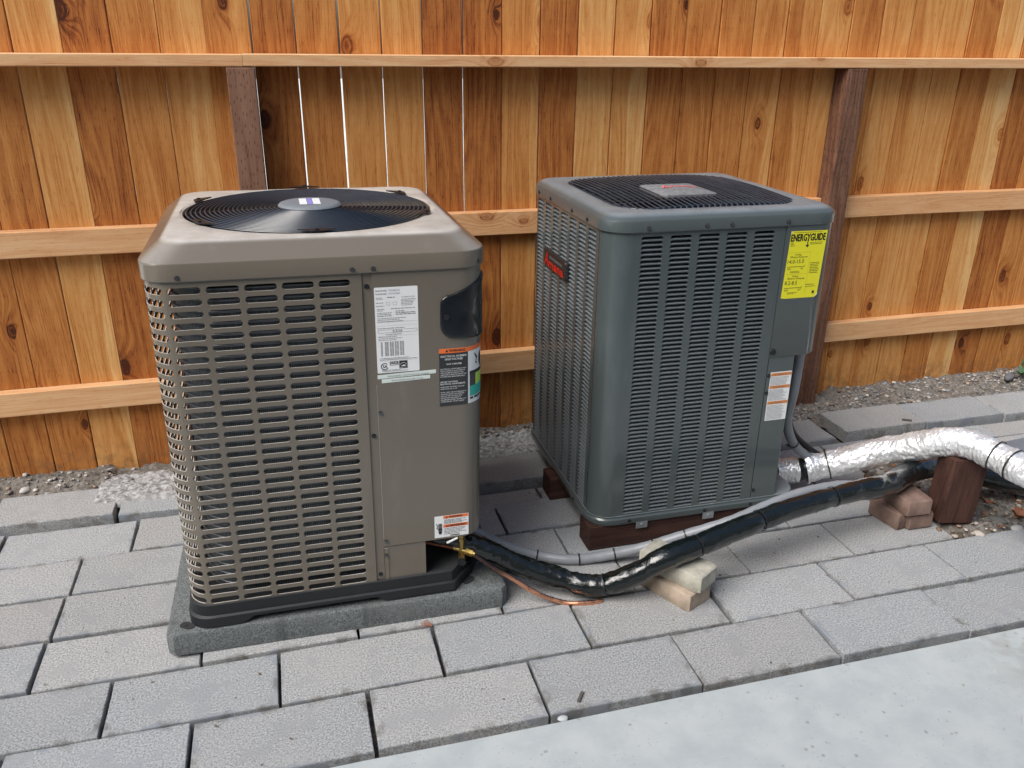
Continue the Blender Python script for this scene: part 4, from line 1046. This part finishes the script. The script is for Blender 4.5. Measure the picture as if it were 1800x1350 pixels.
# ================================================================== SUPPORTS
o = timber('timber_block', '', -.063+2.163, .063+2.163, 1.972, 2.062, .012, .255, m_red, .50, 0); o.rotation_euler = (-.02, .05, -.16)
tag(o, 'dark red upright timber block propping up the silver foil duct', 'timber')
def brick(label, cx, cy, z0, lx, ly, lz, rz, mat, group=None):
    m = MB(); L = []
    def lp(h, z): 
        out = []
        for (x, y) in rsq(1, .10, 48):
            k = 1+.012*mnoise.noise(Vector((x*5+cx*9, y*5, z*40))); out.append((x*lx/2*h*k, y*ly/2*h*k, z))
        return out
    m.loft([lp(.95, 0), lp(1, .004), lp(1, lz-.004), lp(.975, lz-.001), lp(.93, lz)], True, True)
    o = m.build('brick', mat, auto=40); o.location = (cx, cy, z0); o.rotation_euler = (0, 0, rz); return tag(o, label, 'brick', group)
aM = math.atan2(.15, -.074)-math.pi/2
brick('tan brick, lower of the two propping the middle of the black pipe', 1.038, 1.895, .001, .112, .215, .058, aM, m_tanbrick)
brick('speckled grey concrete brick on top of the tan brick under the black pipe', 1.050, 1.890, .060, .098, .215, .056, aM+.10, m_greybrick)
brick('red brick against the timber block, under a second red brick', 2.025, 2.085, .001, .100, .19, .056, -.03, m_brick)
brick('dirty red half brick, outermost at the foot of the timber block stack', 1.948, 2.068, .001, .046, .13, .060, .16, m_brick)
brick('red brick on top of its stack beside the timber block', 2.000, 2.075, .062, .098, .19, .056, -.05, m_brick)

# ================================================================== PIPES
def ties(parent, pts, idx, r, head=True, ang=-1.9):
    fr = frames(pts)
    for i in idx:
        p, a, b = fr[i]; d = a.cross(b); m = MB(); L = []
        for k in range(33):
            q = 2*math.pi*k/32; c = p+a*(r*math.cos(q))+b*(r*math.sin(q)); e = (c-p).normalized()
            L.append([c+d*.0024, c+d*.0024+e*.0016, c-d*.0024+e*.0016, c-d*.0024])
        m.loft(L)
        if head:
            c = p+a*(r*math.cos(ang))+b*(r*math.sin(ang)); e = (c-p).normalized(); t = d.cross(e)
            m.cyl(c-e*.001, c+e*.006, .0055, n=6); m.cyl(c+e*.003, c+e*.011+t*.006, .0022, n=5)
        m.build('cable_tie', m_tie, parent)
bpts = spline([(.330, 2.075, .195), (.42, 2.045, .180), (.50, 2.020, .145), (.575, 2.006, .098), (.681, 1.972, .060), (.789, 1.917, .043), (.881, 1.882, .078), (.985, 1.855, .145), (1.10, 1.874, .160), (1.218, 1.902, .168), (1.36, 1.937, .175), (1.498, 1.971, .177), (1.744, 2.018, .172), (1.9, 2.046, .162), (2.06, 2.11, .160), (2.25, 2.15, .13), (2.43, 2.083, .085), (2.7, 2.0, .05)], 16)
pinch = [70, 86, 105, 128, 158, 186, 206]
def brad(f, q):
    i = f*(len(bpts)-1); r = .0338-.002*max(0, 1-f*3.2)+.005*min(1, max(0, (f-.71)/.03))
    for k in pinch: r -= .0035*math.exp(-((i-k)/2.2)**2)
    r += .0022*mnoise.noise(Vector((f*60, math.cos(q)*1.6, math.sin(q)*1.6)))+.0014*mnoise.noise(Vector((f*190, math.cos(q)*3, math.sin(q)*3+5)))
    if f < .33: r += .0028*mnoise.noise(Vector((f*230, math.cos(q)*2.4, math.sin(q)*2.4)))
    return r
m = MB(); m.tube(bpts, brad, 40); bo = m.build('insulated_pipe', m_wrap, smooth=True); tag(bo, 'black plastic wrapped pipe running from the taupe unit over the bricks', 'pipe')
ties(bo, bpts, [86, 128, 186], .0322); ties(bo, bpts, [158, 206], .0325)
cpts = spline([(.40, 2.10, .21), (.47, 2.09, .175), (.56, 2.135, .09), (.661, 2.144, .03), (.779, 2.096, .019), (.887, 2.077, .026), (1.015, 2.050, .055), (1.115, 2.015, .10), (1.265, 1.978, .155), (1.395, 1.992, .182), (1.545, 2.026, .190), (1.70, 2.048, .184), (1.80, 2.040, .172), (1.92, 2.050, .163)], 14)
m = MB(); m.tube(cpts, lambda f, q: .0165+.0004*math.sin(f*900), 18); co = m.build('flexible_conduit', m_cond, smooth=True); tag(co, 'long grey flexible conduit lying along the black wrapped pipe', 'conduit')
ties(co, cpts, [45, 60, 74, 88, 100], .0170, False)
cp2 = spline([(2.22, 2.16, .11), (2.30, 2.165, .070), (2.429, 2.123, .05), (2.511, 2.05, .045), (2.62, 1.93, .04), (2.75, 1.8, .04)], 10)
m = MB(); m.tube(cp2, .0165, 18); tag(m.build('flexible_conduit', m_cond, smooth=True), 'short grey conduit on the soil right of the timber block', 'conduit')
kp = spline([(.353, 2.045, .168), (.418, 2.022, .158), (.450, 2.004, .152), (.492, 1.984, .122), (.557, 1.960, .078), (.629, 1.928, .034), (.695, 1.905, .010), (.740, 1.890, .0085), (.784, 1.884, .0085), (.81, 1.886, .0085)], 10)
m = MB(); m.tube(kp[14:], .0072, 14); ko = m.build('copper_pipe', m_copper, smooth=True); tag(ko, 'bare bright copper pipe curving from brass valve to the ground', 'pipe')
# foil duct in two sleeves with a gap showing the dark insulation
fp1 = spline([(1.50, 2.37, .078), (1.60, 2.36, .082), (1.687, 2.345, .086), (1.745, 2.325, .092)], 12)
fp2 = spline([(1.765, 2.312, .106), (1.83, 2.285, .125), (1.908, 2.242, .160), (2.005, 2.192, .205), (2.066, 2.120, .250), (2.112, 2.062, .290), (2.155, 2.003, .305), (2.190, 1.917, .297), (2.211, 1.822, .290), (2.25, 1.70, .265), (2.33, 1.55, .24)], 12)
def frad(base, sd_, fl=1.0):
    def f_(f, q):
        a, b = math.cos(q), math.sin(q)
        rdg = sum((1-abs(mnoise.noise(Vector((f*fl*sc+sd_, a*1.1*sc*.06, b*1.1*sc*.06+sd_)))))**5*am for sc, am in ((26, .0030), (60, .0022)))
        return base-.003+rdg+.0040*mnoise.noise(Vector((f*16+sd_, a*1.5, b*1.5)))+.0026*mnoise.noise(Vector((f*55+sd_, a*3, b*3)))+.0012*mnoise.noise(Vector((f*150, a*6, b*6+sd_)))
    return f_
ft = thing('foil_duct', 'silver foil insulated duct running from the grey unit over the timber block', 'duct', (1.687, 2.345, 0))
def atft(pts): return [Vector(p)-Vector((1.687, 2.345, 0)) for p in pts]
a1, a2 = atft(fp1), atft(fp2)
m = MB(); m.tube(spline(a1, 3), frad(.048, 3, .35), 48); m.build('foil_sleeve', m_foil, ft, smooth=True)
g2_ = frad(.050, 8)
m = MB(); m.tube(spline(a2, 3), lambda f, q: g2_(f, q)+.010*max(0, 1-f*14), 56, False); fo = m.build('foil_sleeve', m_foil, ft, smooth=True)
m = MB(); m.tube(atft(fp1[-14:]+fp2[1:14]), .040, 20); m.build('inner_insulation', m_mblack, ft, smooth=True)
ties(ft, a1, [20], .050); ties(ft, a2, [13], .0535); ties(ft, a2, [84, 92], .0526)
# conduit and cable feeding the control cover
kp = spline([(1.600, 2.215, .66), (1.612, 2.23, .55), (1.618, 2.242, .45), (1.63, 2.271, .34), (1.669, 2.290, .25), (1.735, 2.305, .175), (1.80, 2.302, .135)], 12)
m = MB(); m.tube(kp, .0165, 16); o = m.build('flexible_conduit', m_cond, smooth=True); tag(o, 'grey conduit curving down from the grey unit\'s control cover into the foil', 'conduit'); ties(o, kp, [52], .0172)
kp = spline([(1.63, 2.30, .60), (1.645, 2.31, .45), (1.665, 2.325, .34), (1.71, 2.335, .245), (1.77, 2.325, .185), (1.82, 2.30, .15)], 12)
m = MB(); m.tube(kp, .011, 14); tag(m.build('power_cable', m_tie, smooth=True), 'black cable beside the grey conduit behind the grey unit\'s lower corner', 'cable')
# bent galvanised sheet at the right edge
m = MB(); A_ = [(2.50, 2.30, .10), (2.90, 2.36, .085), (2.95, 2.06, .05), (2.515, 2.105, .055), (2.505, 2.06, .012), (2.96, 2.01, .008)]
m.add(A_, [(0, 3, 2, 1), (3, 4, 5, 2)]); m.add([(x, y+.002, z-.004) for x, y, z in A_], [(0, 1, 2, 3), (3, 2, 5, 4)]); m.add([A_[0], A_[3], (2.515, 2.105, .02), (2.50, 2.30, .02)], [(0, 1, 2, 3)])
tag(m.build('metal_flashing', m_zinc), 'pale grey bent metal flashing on the soil under the foil duct', 'flashing')

# ================================================================== SMALL THINGS
def weed(x, y, z):
    t = thing('weed', 'small green weed growing from the pebbles at the fence foot', 'plant', (x, y, z))
    r = random.Random(4); m = MB()
    for i, (a, el, l) in enumerate(((2.9, .25, .05), (3.3, .5, .06), (.3, .6, .06), (5.2, .35, .055), (4.2, .7, .05), (1.2, .8, .05))):
        L = []; d = Vector((math.cos(a), math.sin(a), 0)); n_ = Vector((-d.y, d.x, 0))
        for k in range(7):
            f = k/6; c = d*(l*f*math.cos(el*(1-f*.6)))+Vector((0, 0, l*f*math.sin(el)+.004)); wd = .011*math.sin(math.pi*min(1, f*.92+.08))**.8
            L.append([tuple(c+n_*wd+Vector((0, 0, .003))), tuple(c), tuple(c-n_*wd+Vector((0, 0, .003)))])
        lm2 = MB(); lm2.loft(L, closed=False); lm2.build('leaf', m_leaf, t, smooth=True)
    m.tube(spline([(0, 0, 0), (-.004, 0, .03), (-.012, 0, .06)]), .0016, 6); m.build('stem', m_stem, t)
    L = [[(-.012-.010+.02*j/2+(.002 if j == 1 else 0), .004*(j == 1), .058+.006*i*1.0) for j in range(3)] for i in range(2)]
    lm2 = MB()
    pts = [(-.012+.0115*math.sin(q)*(1-.25*math.cos(q)), .003*math.cos(q*2), .074-.017*math.cos(q)) for q in [2*math.pi*i/14 for i in range(14)]]
    lm2.add(pts+[(-.012, -.004, .074)], [(i, (i+1) % 14, 14) for i in range(14)]); lm2.build('leaf', m_leaf, t, smooth=True)
weed(3.44, 2.985, .045)
def leafmesh(name, label, cat, x, y, z, s, mat, rot):
    m = MB(); L = []
    for i in range(9):
        f = i/8; wd = s*.34*math.sin(math.pi*f)**.7*(1+.25*math.sin(f*19)); cz2 = s*.22*abs(math.sin(f*4+1))
        L.append([(-s/2+s*f, -wd, cz2+s*.12), (-s/2+s*f, 0, cz2), (-s/2+s*f, wd, cz2+s*.16)])
    m.loft(L, closed=False); o = m.build(name, mat, smooth=True); o.location = (x, y, z); o.rotation_euler = rot; return tag(o, label, cat)
leafmesh('dry_leaf', 'large curled reddish brown dry leaf on the soil near the right edge', 'leaf', 2.395, 1.955, .012, .07, m_dryleaf, (.2, .1, .5))
leafmesh('dry_leaf', 'small brown dry leaf on bare soil right of the timber block', 'leaf', 2.36, 2.055, .012, .05, m_dryleaf, (.1, -.2, 2.4))
m = MB(); m.rbox((-.018, -.004, 0), (.018, .004, .006), .0015); o = m.build('bark_chip', m_bark); o.location = (.617, 1.534, .003); o.rotation_euler = (0, 0, .95); tag(o, 'dark bark chip lying on the paver by the slab edge', 'bark')
m = MB(); m.rbox((-.02, -.005, 0), (.02, .005, .007), .0015); o = m.build('bark_chip', m_bark); o.location = (2.54, 2.70, .033); o.rotation_euler = (0, 0, -.5); tag(o, 'brown bark chip on the far pavers above the foil duct', 'bark')
def pebble(label, x, y, z, s, col, seed):
    r = random.Random(seed); o = stones('pebble', [(0, 0, 0)], s, s, [col], r); o.location = (x, y, z); return tag(o, label, 'stone')
pebble('white pebble in the gap between paver and pale slab', .556, 1.489, -.008, .010, (.62, .65, .66), 1)
pebble('dark grey rounded stone on the soil beside the timber block', 2.325, 1.965, .006, .024, (.13, .13, .12), 2)
pebble('whitish stone in the soil left of the fence rubble', -.985, 2.985, .03, .017, (.6, .58, .55), 3)
pebble('pale flat stone on the paving edge below the dry leaf', 2.35, 1.905, .004, .018, (.40, .40, .39), 6)
pebble('dark boulder among the pebbles beside the weed', 3.37, 2.99, .045, .030, (.15, .15, .16), 8)
m = MB()
for i in range(9):
    a = 1.9+.16*i; m.tube([(0, 0, .003), (.02*math.cos(a), .02*math.sin(a), .006), (.035*math.cos(a+.1), .035*math.sin(a+.1), .004)], .0007, 4)
o = m.build('dry_sprig', m_dryleaf); o.location = (.305, 1.905, .0); tag(o, 'rusty dry sprig caught in the joint in front of the concrete pad', 'twig')
for off, lab in ((0, 'left one of two thin copper coloured wires at the lower right corner'), (.03, 'right one of two thin copper coloured wires at the lower right corner')):
    m = MB(); m.tube(spline([(1.545+off, 1.02, -.008), (1.585+off, 1.11, -.008), (1.655+off*.8, 1.19, -.006), (1.75+off, 1.27, -.008)]), .0022, 6)
    tag(m.build('thin_wire', plain('wire_jacket', (.30, .12, .075), .5), smooth=True), lab, 'wire')
